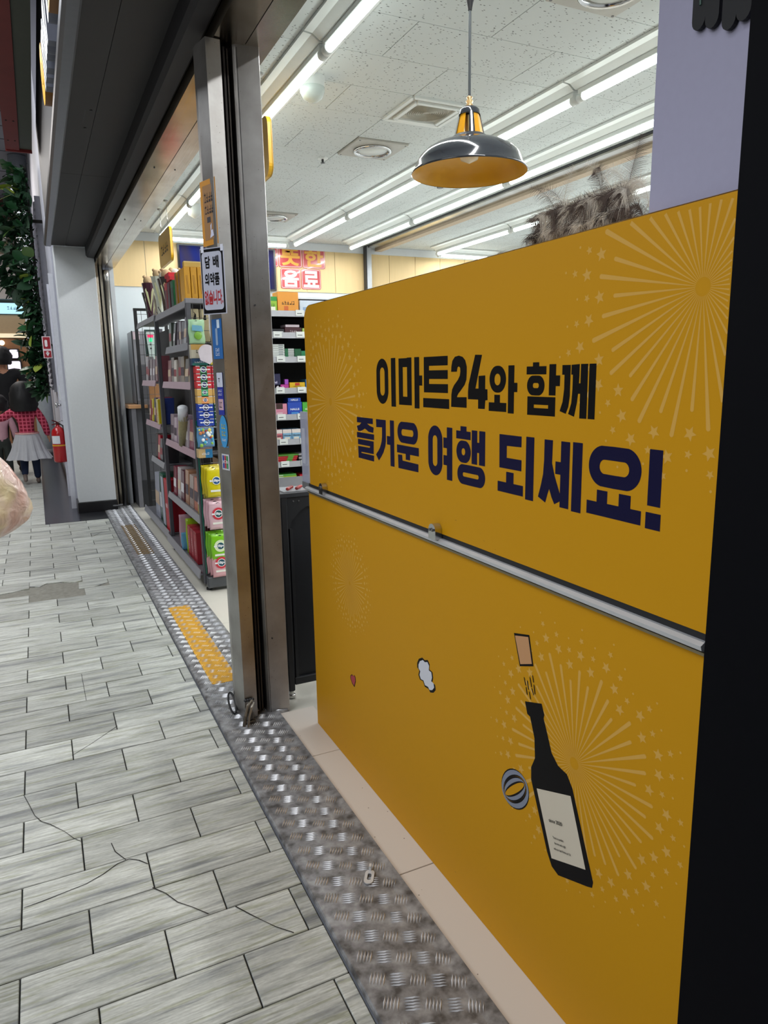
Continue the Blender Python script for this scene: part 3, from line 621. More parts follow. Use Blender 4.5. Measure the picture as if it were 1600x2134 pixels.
for k in range(30):
    b = MB(); b.prism([(.170, 1.14 + .068 * k), (.236, 1.17 + .068 * k), (.236, 1.20 + .068 * k), (.176, 1.172 + .068 * k)], 'y', 9.07, 10.68); b.build('slat', M('b9b9c4', .5), lv)
box('frame', M('c9c9d4', .5), .19, .2445, 9.03, 9.07, 1.10, 3.2, lv); box('frame', M('c9c9d4', .5), .19, .2445, 10.68, 10.72, 1.10, 3.2, lv)
# fire extinguisher and its sign
fe = thing('fire_extinguisher', 'red fire extinguisher with white label hanging on the passage wall', 'fire extinguisher', (.165, 8.0, .40))
RED = M('b01018', .25, var=.06, coat=.4)
b = MB(); b.lathe([(.001, .41), (.062, .41), (.068, .425), (.068, .70), (.060, .735), (.035, .765), (.018, .775), (.018, .79)], .165, 8.0, 24); cyl_ = b.build('cylinder', RED, fe, True)
b = MB(); b.lathe([(.0685, .575), (.0692, .578), (.0692, .586), (.0685, .589)], .165, 8.0, 24); b.build('band', M('d8a020', .4), cyl_, True)
b = MB(); n_ = 8
for k in range(n_):
    a1 = math.radians(200 + 75 * k / n_); a2 = math.radians(200 + 75 * (k + 1) / n_); q = lambda a, z: (.165 + .0690 * math.cos(a), 8.0 + .0690 * math.sin(a), z)
    b.poly([q(a1, .60), q(a2, .60), q(a2, .68), q(a1, .68)])
b.build('label_sticker', M('dfe4ea', .5), cyl_)
b = MB(); b.tube([(.165, 8.0, .79), (.165, 8.0, .815)], .014, 10).tube([(.165, 7.99, .815), (.115, 7.97, .838)], .006, 6).tube([(.165, 7.99, .805), (.11, 7.97, .792)], .006, 6); b.build('lever', M('5a0d12', .4), fe)
b = MB(); b.tube([(.18, 8.0, .80), (.21, 7.97, .78), (.228, 7.95, .70), (.225, 7.95, .60)], .008, 8); b.build('hose', BLACK, fe, True)
b = MB(); b.tube([(.165, 8.0, .81), (.20, 8.0, .83), (.246, 8.0, .82)], .005, 6); b.build('wall_hook', CHROME, fe)
sg = box('extinguisher_sign', M('ecdfe2', .5), .108, .19, 8.30, 8.312, 1.46, 1.68, label='small red and white fire extinguisher sign beside the hanging plants', cat='sign')
b = MB(); b.box(.116, .182, 8.297, 8.301, 1.555, 1.672).box(.116, .182, 8.297, 8.301, 1.468, 1.535); b.build('red_field', M('a01828', .5), sg)
b = MB(); b.prism(rrect(.130, .156, 1.575, 1.645, .012), 'y', 8.2945, 8.2975); b.prism([(.130, 1.515), (.149, 1.478), (.168, 1.515)], 'y', 8.2945, 8.2975).box(.140, .158, 8.2945, 8.2975, 1.512, 1.528); b.build('pictogram', M('f0e8e8', .5), sg)
b = MB(); b.box(.12, .246, 8.313, 8.322, 1.56, 1.58); b.build('bracket', GREY, sg)
# canopy letters
for s_, y_, w_, m_, t_ in (('e', 3.96, .28, M('f0b400', .3, emit=.7), 0), ('m', 3.66, .27, M('eef2f4', .4, emit=.45), 1), ('a', 3.37, .17, M('eef2f4', .4, emit=.45), 1), ('r', 3.18, .12, M('eef2f4', .4, emit=.45), 1), ('t', 3.05, .11, M('eef2f4', .4, emit=.45), 1), ('2', 2.91, .24, M('f0b400', .3, emit=.7), 0), ('4', 2.65, .26, M('f0b400', .3, emit=.7), 0)):
    V, F = text_data(s_, .045); xs_ = [p[0] for p in V]; ys_ = [p[1] for p in V]; hh = .24 if not t_ else .20
    b = MB(); n_ = len(V)
    for xx in (.168, .222): b.v += [(xx, y_ - (p[0] - min(xs_)) / (max(xs_) - min(xs_)) * w_, 2.47 + (p[1] - min(ys_)) / (max(ys_) - min(ys_)) * hh) for p in V]
    ed = {}
    for f in F:
        b.face(f)
        for a, c in zip(f, f[1:] + f[:1]): ed[(a, c)] = 1
    for (a, c) in ed:
        if (c, a) not in ed: b.cur = 1; b.face((c, a, a + n_, c + n_))
    b.build('sign_letter', [m_, M('8a5a0c' if not t_ else '6e7280', .5)], None, label='%s raised letter %s on the canopy fascia, %s from the far end' % ('yellow' if not t_ else 'white', s_, {'e':'first','m':'second','a':'third','r':'fourth','t':'fifth','2':'sixth','4':'seventh'}[s_]), cat='sign letter', group='raised letters on the canopy fascia')
# red awning beam overhead
aw = thing('red_awning_beam', 'overhead beam with dull red face and grey underside beside the canopy', 'beam', (.08, 4, 3.15))
box('red_face', M('7a2a28', .6, var=.15, scale=6), -.028, .078, 0.5, 7.17, 3.15, 3.6, aw); box('grey_underside', M('55584f', .7), .080, .175, 0.5, 7.17, 3.165, 3.6, aw)
for y_ in (6.4, 6.9):
    for x_ in (0.0, .05):
        b = MB(); b.tube([(x_, y_, 3.146), (x_, y_, 3.152)], .007, 6); b.build('rivet', BLACK, aw)
box('edge_strip', M('8a3030', .5), -.028, .175, 7.171, 7.19, 3.14, 3.6, aw)
# ------------------------------------------------------------------ yellow panels
PXW = .802
up = thing('upper_panel', 'upper yellow printed panel with black and navy Korean lettering', 'panel', (PXW, 1.45, .875))
lo = thing('lower_panel', 'lower yellow printed panel with bottle drawing below the metal rail', 'panel', (PXW, 1.45, .0))
b = MB(); pts = rrect(.645, 2.245, .886, 1.462, .045, 6, (1, 1, 1, 1)); pts = [p for p in pts]
pts = [(.645, .886), (2.245, .886)] + [(2.245 - .05 + .05 * math.cos(a), 1.462 - .05 + .05 * math.sin(a)) for a in [PI / 2 * k / 7 for k in range(8)]] + [(.645, 1.462)]
b.prism(pts, 'x', PXW, PXW + .014); b.build('board', YEL, up)
b = MB(); n_ = len(pts)
e_ = [(p[0] + (.0 if p[0] < 1 else .0015), p[1] + .0018) for p in pts[2:]]
for p, q, p2, q2 in zip(pts[2:], pts[3:], e_, e_[1:]):
    b.poly([(PXW + .001, p2[0], p2[1]), (PXW + .001, q2[0], q2[1]), (PXW + .014, q2[0], q2[1]), (PXW + .014, p2[0], p2[1])])
b.build('edge_trim', WHITEGLOSS, up)
b = MB(); b.box(PXW, PXW + .016, .645, 2.262, .005, .858); b.build('board', YEL, lo)
ral = thing('panel_rail', 'aluminium rail running between the two yellow panels', 'rail', (.80, 1.45, .86))
b = MB(); b.prism([(.792, .864), (.790, .871), (.797, .8755), (.835, .8755), (.835, .862), (.801, .860)], 'y', .646, 2.268); b.build('rail_profile', M('d4d8de', .3, .5), ral)
box('gap_strip', BLACK, .803, .83, .646, 2.262, .8755, .886, ral); box('lower_lip', M('8f8468', .35, .6), .7975, .8015, .646, 2.262, .855, .8595, ral)
def hinge(y):
    t = thing('hinge', 'small chrome hinge on the panel rail, %s' % ('near the far rounded corner' if y > 2 else 'below the lettering'), 'hinge', (.795, y, .875))
    b = MB(); b.prism([(y - .016, .873), (y + .016, .873)] + [(y + .016 * math.cos(a), .893 + .016 * math.sin(a)) for a in [PI * k / 8 for k in range(9)]], 'x', .784, .8015); lf_ = b.build('hinge_leaf', CHROME, t)
    for d_ in (-.006, .006):
        b = MB(); b.tube([(.784, y + d_, .895), (.780, y + d_, .895)], .0035, 8); b.build('screw', M('8a8a8a', .3, .9), lf_)
hinge(2.10); hinge(1.385)
# lettering
def glyphs(polys, rings, mat, name, par):
    X = PXW - .0002
    for i_, q in enumerate(polys):
        b = MB(); X = PXW - .0002 - .00001 * (i_ % 12)
        if len(q) == 4: b.poly([(X, q[0] / 1e3, q[2] / 1e3), (X, q[0] / 1e3, q[3] / 1e3), (X, q[1] / 1e3, q[3] / 1e3), (X, q[1] / 1e3, q[2] / 1e3)])
        else: b.poly([(X, q[i] / 1e3, q[i + 1] / 1e3) for i in range(0, len(q), 2)])
        yield b
    for q in rings:
        b = MB()
        def se(a0, a1, z0, z1):
            cy, cz, ry, rz = (a0 + a1) / 2e3, (z0 + z1) / 2e3, abs(a1 - a0) / 2e3, abs(z1 - z0) / 2e3
            rr = min(ry, rz); out = []
            for k in range(40):
                a = 2 * PI * k / 40; c_, s_ = math.cos(a), math.sin(a)
                out.append((X, cy + math.copysign(ry - rr, c_) * (1 if abs(c_) > 1e-6 else 0) + rr * c_, cz + math.copysign(rz - rr, s_) * (1 if abs(s_) > 1e-6 else 0) + rr * s_))
            return out
        O, I = se(*q[:4]), se(*q[4:]); n = 40; b.v = O + I
        for k in range(n): j = (k + 1) % n; b.face((k, j, n + j, n + k))
        yield b
def merge(bs):
    m = MB()
    for b in bs:
        n = len(m.v); m.v += b.v
        for f in b.f: m.face([n + i for i in f])
    return m
o_ = merge(glyphs(POLY_K, RING_K, INK, 'l', up)).build('black_lettering', INK, up); o_['label'] = 'upper line of black Korean lettering'
o_ = merge(glyphs(POLY_N, RING_N, NAVY, 'l', up)).build('navy_lettering', NAVY, up); o_['label'] = 'lower line of navy Korean lettering'
def burst(cy, cz, R, n, lims, par, seed, wide=1.0, stars=3):
    rg = random.Random(seed); X = PXW - .00012; b = MB(); y0, y1, z0, z1 = lims
    for k in range(n):
        a = 2 * PI * k / n + .03; c_, s_ = math.cos(a), math.sin(a); L = R * (.80, .95, .86, 1.0, .90)[k % 5] * rg.uniform(.97, 1.03)
        def lim(t):
            y, z = cy + c_ * t, cz + s_ * t
            return y0 < y < y1 and z0 < z < z1
        L2 = L
        while not lim(L2 + .002) and L2 > .01: L2 -= .003
        r0 = R * .06; w0 = R * .0015 * wide; w1 = w0 + R * .017 * wide * (L2 / R)
        if L2 < r0 + .01: continue
        pts = [(r0, -w0), (L2, -w1)] + ([(L2 + w1 * math.sin(q), -w1 * math.cos(q)) for q in (.5, 1.05, 1.57, 2.1, 2.65)] if L2 == L else []) + [(L2, w1), (r0, w0)]
        b.poly([(X, cy + c_ * p - s_ * q, cz + s_ * p + c_ * q) for p, q in pts][::-1])
        for j, (d, s) in enumerate(((.16, .048), (.30, .030), (.41, .012))[:stars]):
            t = L + R * d; sr = R * s * 1.15
            if L2 < L or not lim(t + sr): continue
            ph = rg.uniform(0, 6); X2 = X - .00002
            m_ = 10 if j < 2 else 6
            b.poly([(X2, cy + c_ * t + math.cos(ph + 2 * PI * i / m_) * sr * ((1 if i % 2 == 0 else .45) if j < 2 else .8), cz + s_ * t + math.sin(ph + 2 * PI * i / m_) * sr * ((1 if i % 2 == 0 else .45) if j < 2 else .8)) for i in range(m_)][::-1])
    b.build('printed_firework', PALE, par)
burst(.692, 1.353, .205, 40, (.648, 2.24, .89, 1.459), up, 1)
burst(2.035, 1.166, .195, 44, (.648, 2.235, .89, 1.455), up, 2, .9)
burst(1.925, .622, .118, 44, (.648, 2.25, .01, .845), lo, 3, .8)
burst(.904, .556, .190, 44, (.648, 2.25, .01, .845), lo, 4, 1.0)
def flat(pts, mat, name, par, lift=.0003, **k):
    b = MB(); b.poly([(PXW - lift, p[0] / 1e3, p[1] / 1e3) for p in pts]); return b.build(name, mat, par, **k)
flat([(1050, 613), (999, 630), (990, 611), (992, 603), (981, 579), (966, 545), (947, 529), (922, 525), (906, 505), (844, 356), (846, 344), (858, 338), (937, 306), (956, 312), (971, 334), (1011, 426), (1025, 458), (1026, 484), (1015, 509), (1018, 550), (1033, 588), (1042, 590)], INK, 'printed_bottle', lo)
flat([(1007, 449), (910, 488), (864, 368), (957, 329)], M('cfc6b4', .5, var=.02), 'printed_label', lo, .0005)
for s_, y_, z_, w_, h_ in (('since 2020', 966, 402, .040, .007), ("There's no problem", 953, 373, .032, .006), ('that wine and a night', 948, 364, .034, .006), ("with your best friends can't fix", 949, 352, .050, .006)):
    text(s_, INK, (PXW - .0006, y_ / 1e3, z_ / 1e3), (0, -1, .36), (0, .36, 1), w_, h_, lo, 'printed_words', .01, .001)
b = MB()
for q in ((1054, 662, 1048, 647), (1047, 644, 1043, 630), (1044, 659, 1039, 642), (1037, 639, 1032, 625), (1036, 669, 1030, 651), (1029, 649, 1023, 637), (1028, 676, 1024, 663), (1023, 659, 1019, 641)):
    y0, z0, y1, z1 = [v / 1e3 for v in q]; w = .0013; b.poly([(PXW - .0008, y0 - w, z0), (PXW - .0008, y0 + w, z0), (PXW - .0008, y1 + w, z1), (PXW - .0008, y1 - w, z1)])
b.build('printed_streaks', INK, lo)
flat([(1090, 741), (1041, 753), (1026, 695), (1069, 679)], INK, 'cork_outline', lo)
flat([(1086, 737), (1044, 748), (1031, 698), (1067, 684)], M('c08f62', .5, var=.02), 'printed_cork', lo, .0005)
def ell(cy, cz, ry, rz, rot, mat, lift, par=lo, name='printed_whisk'):
    b = MB(); P = []
    for k in range(28):
        a = 2 * PI * k / 28; u, v = ry * math.cos(a), rz * math.sin(a); P.append((PXW - lift, (cy + u * math.cos(rot) - v * math.sin(rot)) / 1e3, (cz + u * math.sin(rot) + v * math.cos(rot)) / 1e3))
    b.poly(P[::-1]); b.build(name, mat, par)
_g = M('7c8496', .5, var=.02)
for k, (f, m_) in enumerate(((1.0, INK), (.93, _g), (.68, INK), (.60, YEL), (.60, INK), (.50, _g), (.30, INK), (.20, YEL))):
    ell(1077, 408, 52 if k < 2 else 50 * (.98 - .02 * k), 40 * f, -.75 + PI / 2 * 0, m_, .0006 + .0001 * k)
_cl = [(1495, 526), (1486, 540), (1468, 550), (1455, 548), (1440, 554), (1430, 546), (1432, 532), (1417, 531), (1413, 517), (1418, 504), (1404, 503), (1401, 491), (1412, 479), (1428, 473), (1437, 479), (1456, 477), (1465, 488), (1481, 486), (1489, 496), (1484, 509), (1495, 514)]
_c = (sum(p[0] for p in _cl) / len(_cl), sum(p[1] for p in _cl) / len(_cl))
flat([(_c[0] + (p[0] - _c[0]) * 1.0, _c[1] + (p[1] - _c[1]) * 1.0) for p in _cl], INK, 'cloud_outline', lo)
flat([(_c[0] + (p[0] - _c[0]) * .84, _c[1] + (p[1] - _c[1]) * .86) for p in _cl], M('cfd2dc', .5, var=.02), 'printed_cloud', lo, .0005)
_cl = [(1941, 307), (1939, 317), (1928, 325), (1920, 325), (1915, 323), (1907, 331), (1899, 326), (1897, 313), (1909, 289), (1928, 294)]
_c = (sum(p[0] for p in _cl) / len(_cl), sum(p[1] for p in _cl) / len(_cl))
flat(_cl, INK, 'heart_outline', lo); flat([(_c[0] + (p[0] - _c[0]) * .8, _c[1] + (p[1] - _c[1]) * .82) for p in _cl], M('a83840', .5, var=.02), 'printed_heart', lo, .0005)
# black end pillar and lilac side board
pl = box('wall_near', dull(M('08090e', .7, var=.1), .08), .794, .98, -.6, .643, 0, 2.65, kind='structure')
bd = box('side_board', M('9e9db6', .7, var=.03, scale=80), .834, .860, .640, .824, 1.30, 2.65, label='plain lilac grey board rising above the right end of the yellow panel', cat='board')
box('board_post', DARK, .834, .86, .645, .80, 0.0, 1.30, bd)
def ornament(y, label, flip):
    t = thing('felt_ornament', label, 'ornament', (.828, y, 1.70), 'dark ornaments on the lilac board')
    f = -1 if flip else 1
    d_ = -.018 if flip else 0; lob = lambda c, r, zb: [(c - r * math.cos(q), zb + r * 1.2 - r * 1.2 * math.sin(q)) for q in [PI * k / 8 for k in range(9)]]
    pts = [(y - .021, 1.85)] + lob(y - .0105, .0105, 1.676 + d_ + (.008 if flip else 0)) + lob(y + .0105, .0105, 1.682 + d_) + [(y + .021, 1.85)]
    b = MB(); b.prism([(p[0], p[1]) for p in pts], 'x', .826, .833); b.build('body', M('0c0e14', .7), t)
    b = MB(); b.tube([(.8255, y + .012, 1.84), (.8255, y + .010, 1.745), (.8255, y + .008, 1.710)], .0016, 6); b.build('green_stripe', M('1e4a40', .5), t)
ornament(.737, 'dark two-lobed ornament with green stripe, the left one on the lilac board', False); ornament(.690, 'dark two-lobed ornament with green stripe next to the black pillar', True)
# ------------------------------------------------------------------ stickers and notices on the steel column
LX = .5558
def sheet(name, label, corners, mat, cat='notice', border=None, group=None):
    """thin vertical sheet: corners lower-left, lower-right (x,y), z0,z1"""
    (xa, ya), (xb, yb), z0, z1 = corners; d = Vector((xb - xa, yb - ya, 0)); w = d.length; u = d.normalized(); n = u.cross(Vector((0, 0, 1)))
    t = thing(name, label, cat, (xa, ya, z0), group); b = MB()
    A = Vector((xa, ya, 0)); Q = [A - n * 0.0004, A + u * w - n * 0.0004, A + u * w + n * .0006, A + n * .0006]
    for z in (z0, z1): b.v += [(q.x, q.y, z) for q in Q]
    for f in ((3, 2, 1, 0), (4, 5, 6, 7), (0, 1, 5, 4), (1, 2, 6, 5), (2, 3, 7, 6), (3, 0, 4, 7)): b.face(f)
    BODY[t] = b.build('sheet', mat, t)
    return t, A, u, n, w
def on(t, A, u, n, mat, a0, a1, z0, z1, name, lift=.0011, r=0.0, shear=0.0):
    b = MB(); P = [(a0, z0), (a1, z0), (a1, z1), (a0, z1)] if not r else rrect(a0, a1, z0, z1, r, 4)
    b.poly([tuple(A + u * p[0] + n * lift + Vector((0, 0, p[1]))) for p in P]); return b.build(name, mat, BODY.get(t, t))
t, A, u, n, w = sheet('notice_sign', 'white Korean notice with thick black border taped to the steel column', ((.526, 2.449), (.584, 2.367), 1.448, 1.655), M('b9bccd', .35, var=.02))
on(t, A, u, n, INK, .002, w - .004, 1.451, 1.652, 'border', .0010); on(t, A, u, n, M('b9bccd', .35, var=.02), .007, w - .010, 1.462, 1.643, 'field', .0014, .012)
for s_, x_, z_, ww, hh, m_ in (('담', .020, 1.592, .022, .038, INK), ('배', .054, 1.592, .024, .038, INK), ('의약품', .016, 1.538, .062, .040, INK), ('없습니다.', .010, 1.478, .078, .046, M('a8232c', .5, var=0.))):
    text(s_, m_, A + u * x_ + Vector((0, 0, z_)), u, (0, 0, 1), ww, hh, t, 'lettering', .035, .0018)
for a_ in (.006, w - .012):
    on(t, A, u, n, M('dfe2f0', .2, var=.0), a_, a_ + .012, 1.642, 1.662, 'tape', .0022)
t, A, u, n, w = sheet('orange_notice', 'torn brown-orange notice taped above the white Korean notice', ((.548, 2.487), (.576, 2.3945), 1.668, 1.868), M('c98a2c', .5, var=.08, scale=20))
on(t, A, u, n, M('9a7248', .55, var=.05), .016, w - .012, 1.685, 1.852, 'field')
for s_, z_, h_ in (('~4', 1.80, .030), ('~4', 1.765, .026)):
    text(s_, M('2a2226', .6), A + u * .026 + Vector((0, 0, z_)), u, (0, 0, 1), .052, h_, t, 'lettering', .02, .0018)
on(t, A, u, n, M('37343c', .6), .036, .058, 1.738, 1.755, 'printed_box', .0016)
b = MB(); b.poly([tuple(A + u * p[0] + n * .002 + Vector((0, 0, p[1]))) for p in ((.050, 1.69), (.074, 1.695), (.070, 1.715), (.060, 1.712), (.064, 1.735), (.055, 1.728), (.056, 1.705))]); b.build('torn_patch', M('cfd0e4', .6), t)
def side(name, label, y0, y1, z0, z1, h, cat='sticker'):
    """sticker on the narrow left face of the column"""
    a = Vector((LX, 2.474, 0)); c = Vector((.5715, 2.399, 0)); d = (c - a).normalized(); L = (c - a).length
    p, q = a + d * L * y0, a + d * L * y1
    return sheet(name, label, ((p.x - .0008, p.y), (q.x - .0008, q.y), z0, z1), M(h, .35, var=.04), cat)
t, A, u, n, w = side('blue_sticker', 'long glossy blue taped sticker under the white Korean notice', .02, .98, 1.305, 1.435, '2464a8')
on(t, A, u, n, M('8fa6c4', .3), .026, .042, 1.350, 1.405, 'pale_label', .0011, .004); on(t, A, u, n, M('cfe2f4', .2), .040, .060, 1.405, 1.432, 'shiny_tape', .0013)
for z_ in (1.316, 1.330): text('~3', M('cfd8ec', .5), A + u * .020 + Vector((0, 0, z_)), u, (0, 0, 1), .03, .011, t, 'lettering', .01, .0013)
t, A, u, n, w = side('payment_sticker', 'narrow white and blue payment sticker midway on the column', .20, .78, 1.118, 1.260, '22309a')
on(t, A, u, n, M('c8cde0', .4), 0, w, 1.212, 1.260, 'white_top', .0010, .004); on(t, A, u, n, M('c9a6b4', .4), .004, w - .004, 1.135, 1.172, 'pale_field', .0011, .002)
text('T', M('22242e', .5), A + u * .012 + Vector((0, 0, 1.228)), u, (0, 0, 1), .012, .014, t, 'lettering', .02, .0016)
for z_ in (1.196, 1.184): text('~5', M('d7dcf2', .5), A + u * .007 + Vector((0, 0, z_)), u, (0, 0, 1), .026, .008, t, 'lettering', .01, .0013)
text('~2', M('20222c', .5), A + u * .010 + Vector((0, 0, 1.143)), u, (0, 0, 1), .018, .022, t, 'lettering', .02, .0016)
t, A, u, n, w = side('oval_sticker', 'light blue oval sticker with yellow letters on the column', .18, .98, 1.010, 1.012, '2f8ccc')
b = MB(); b.poly([tuple(A + u * (w / 2 + w / 2 * math.cos(a)) + n * .001 + Vector((0, 0, 1.062 + .055 * math.sin(a)))) for a in [2 * PI * k / 24 for k in range(24)]]); b.build('disc', M('3a94d0', .35, var=.02), t)
for s_, z_, h_, m_ in (('~2', 1.072, .016, 'd8c832'), ('~2', 1.048, .016, 'd8c832'), ('~3', 1.030, .008, 'e8f0f4')): text(s_, M(h_ and m_, .5, var=0), A + u * .018 + Vector((0, 0, z_)), u, (0, 0, 1), .028, h_, t, 'lettering', .02, .0018)
t, A, u, n, w = side('card_sticker', 'small card logo sticker reading JCB below the oval one', .22, .96, .930, .985, 'c9ccd4')
for k, h_ in enumerate(('2238a0', 'b02038', '1f8a4c')): on(t, A, u, n, M(h_, .4), .006 + .015 * k, .018 + .015 * k, .935, .980, 'logo_stripe', .0012, .003)
text('JCB', WHITEGLOSS, A + u * .006 + Vector((0, 0, .951)), u, (0, 0, 1), .042, .012, t, 'lettering', .02, .0018)
# ------------------------------------------------------------------ side shelving with sweets just inside the door
FR = M('56565c', .45, .3); FRL = M('85858c', .4, .3)
gd = thing('end_rack', 'grey metal rack with wire grid end full of candy inside the door', 'rack', (1.0, 4.7, 0))
for (x_, y_) in ((.79, 4.13), (1.09, 4.13), (.79, 5.28), (1.09, 5.28)): box('post', FR, x_, x_ + .028, y_, y_ + .028, 0.035, 1.668, gd, c=.003)
box('top_bar', FRL, .7885, 1.1195, 4.1285, 4.1595, 1.645, 1.673, gd, c=.003); box('plinth', M('4c4f53', .4, .2), .80, 1.12, 4.075, 4.14, .02, .085, gd, c=.004)
b = MB()
for k in range(22): b.tube([(.80, 4.142, .14 + .068 * k), (1.10, 4.142, .14 + .068 * k)], .0018, 4, False)
for k in range(6): b.tube([(.83 + .045 * k, 4.146, .12), (.83 + .045 * k, 4.146, 1.65)], .0018, 4, False)
b.build('wire_grid', M('9a9a9a', .3, .9), gd)
for x_, y_ in ((.815, 4.13), (1.09, 4.13), (.815, 5.25)):
    b = MB(); b.tube([(x_, y_, 0), (x_, y_, .012)], .018, 12).tube([(x_, y_, .01), (x_, y_, .04)], .007, 8); b.build('levelling_foot', BLACK, gd)
box('teal_edge_strip', M('0f5a4c', .3), .7995, .806, 4.118, 4.128, .10, 1.0, gd)
box('back_panel', M('2e2c2e', .6), 1.00, 1.012, 4.16, 5.28, .05, 1.64, gd)
LIP = M('a88e98', .35, var=.08, scale=14); LIPG = M('8e8e94', .35, var=.05)
def shelf(par, y0, y1, z, m, d0=.80, lip=.040, nm='shelf'):
    box(nm, M('6a6a70', .4, .3), d0, 1.0, y0, y1, z - .012, z, par); b = MB(); b.prism([(d0 - .012, z - .030), (d0 - .004, z - .032), (d0 + .004, z + lip - .03), (d0 - .002, z + lip - .028)], 'y', y0, y1); b.build('price_lip', m, par)
for z, a, c, m_ in ((1.655, 4.16, 5.25, FRL), (1.425, 4.16, 4.92, FRL), (1.205, 4.16, 5.15, LIP), (.81, 4.16, 5.20, LIP), (.425, 4.16, 5.27, LIPG)): shelf(gd, a, c, z, m_)
shelf(gd, 4.16, 5.31, .095, LIPG, .775, .05, 'base_shelf')
box('kick_plate', M('3a3b40', .5), .83, .84, 4.14, 5.3, .03, .085, gd)
g2 = thing('rear_rack', 'second sweets rack behind the first, with open black wire end', 'rack', (1.0, 6.1, 0))
for z, a, c, m_ in ((1.665, 5.325, 6.25, FRL), (1.212, 5.50, 6.20, LIP), (.90, 5.42, 6.15, LIP), (.615, 5.38, 6.0, LIPG)): shelf(g2, a, c, z, m_)
shelf(g2, 5.33, 6.60, .105, LIPG, .785, .05, 'base_shelf'); box('back_panel', M('2e2c2e', .6), 1.00, 1.012, 5.34, 6.60, .05, 1.62, g2)
for (x_, y_) in ((1.02, 5.33), (1.02, 6.60)): box('post', FR, x_, x_ + .028, y_, y_ + .028, 0, 1.66, g2)
box('side_post', BLACK, .865, .893, 6.96, 6.985, 0, 1.86, g2); box('side_post', BLACK, 1.13, 1.158, 6.96, 6.985, 0, 1.86, g2); box('top_bar', BLACK, .864, 1.159, 6.959, 6.986, 1.84, 1.862, g2)
b = MB()
for k in range(20): b.tube([(.88, 6.97, .10 + .09 * k), (1.14, 6.97, .10 + .09 * k)], .002, 4, False)
for k in range(3): b.tube([(.93 + .066 * k, 6.97, .05), (.93 + .066 * k, 6.97, 1.84)], .002, 4, False)
b.build('wire_grid', M('2c2c2e', .4), g2)
box('shelf_lamp', M('18b050', .3, emit=.5), .800, .812, 5.9, 6.24, 1.640, 1.648, g2)
# ---- products
def carton(name, label, cat, x0, x1, y0, y1, z0, z1, h, group=None, txt=None, th='f0f2f4', face='-y', band=None, tw=.8, thh=.4, off=.03, tilt=0.0):
    t = thing(name, label, cat, ((x0 + x1) / 2, (y0 + y1) / 2, z0), group)
    MB().box(x0, x1, y0, y1, z0, z1, .0015).build('box', M(h, .4, var=.05), t); BODY[t] = t.children[0]
    W_, H_ = (x1 - x0, z1 - z0) if face == '-y' else (y1 - y0, z1 - z0)
    o, u = ((x0, y0, z0), (1, 0, 0)) if face == '-y' else ((x0, y1, z0), (0, -1, 0)); u = Vector(u); o = Vector(o); n = u.cross(Vector((0, 0, 1)))
    if band:
        for (h2, a0, a1, c0, c1) in band:
            b = MB(); b.poly([tuple(o + u * W_ * p + n * .0008 + Vector((0, 0, H_ * q))) for p, q in ((a0, c0), (a1, c0), (a1, c1), (a0, c1))]); b.build('printed_panel', M(h2, .4, var=.03), BODY[t])
    if txt:
        if face == '-x_up': pass
        text(txt, M(th, .5, var=0), o + u * W_ * (1 - tw) / 2 + Vector((0, 0, H_ * (1 - thh) / 2)), u, (0, 0, 1), W_ * tw, H_ * thh, t, 'lettering', off, .0014)
    return t
def emblem(t, x, y, z, r, ring='f2f4f6', disc='1a2a6a', word='eclipse', w=.07, h=.014):
    b = MB(); b.poly([(x + r * math.cos(a), y - .0010, z + r * math.sin(a)) for a in [2 * PI * k / 18 for k in range(18)]]); b.build('emblem_ring', M(ring, .4, var=0), BODY.get(t, t))
    b = MB(); b.poly([(x + r * .84 * math.cos(a), y - .0014, z + r * .84 * math.sin(a)) for a in [2 * PI * k / 18 for k in range(18)]]); b.build('emblem_disc', M(disc, .4, var=0), BODY.get(t, t))
    text(word, M('f4f6fa', .5, var=0), (x - w / 2, y - .0012, z - h / 2), (1, 0, 0), (0, 0, 1), w, h, t, 'lettering', .03, .001)
order = ('topmost', 'second from the top', 'third from the top', 'fourth from the top', 'fifth from the top', 'sixth from the top', 'seventh from the top', 'lowest')
cols = [('bc3238', '15784c'), ('bc3238', '15784c'), ('bc3238', '15784c'), ('c8a05a', '46a070'), ('c8a05a', 'd8905a'), ('1c3c9c', '1c3c9c'), ('1c3c9c', '1c3c9c'), ('1c3c9c', '2450b0')]
cols2 = ['b02838', 'b82038', 'c02040', 'c8a05a', 'c49a52', '10402c', '10402c', '14402e']
cn_ = {'bc3238': 'red and green', 'c8a05a': 'gold', '1c3c9c': 'blue', 'b02838': 'red', 'b82038': 'red', 'c02040': 'red', 'c49a52': 'gold', '10402c': 'dark green', '14402e': 'dark green'}
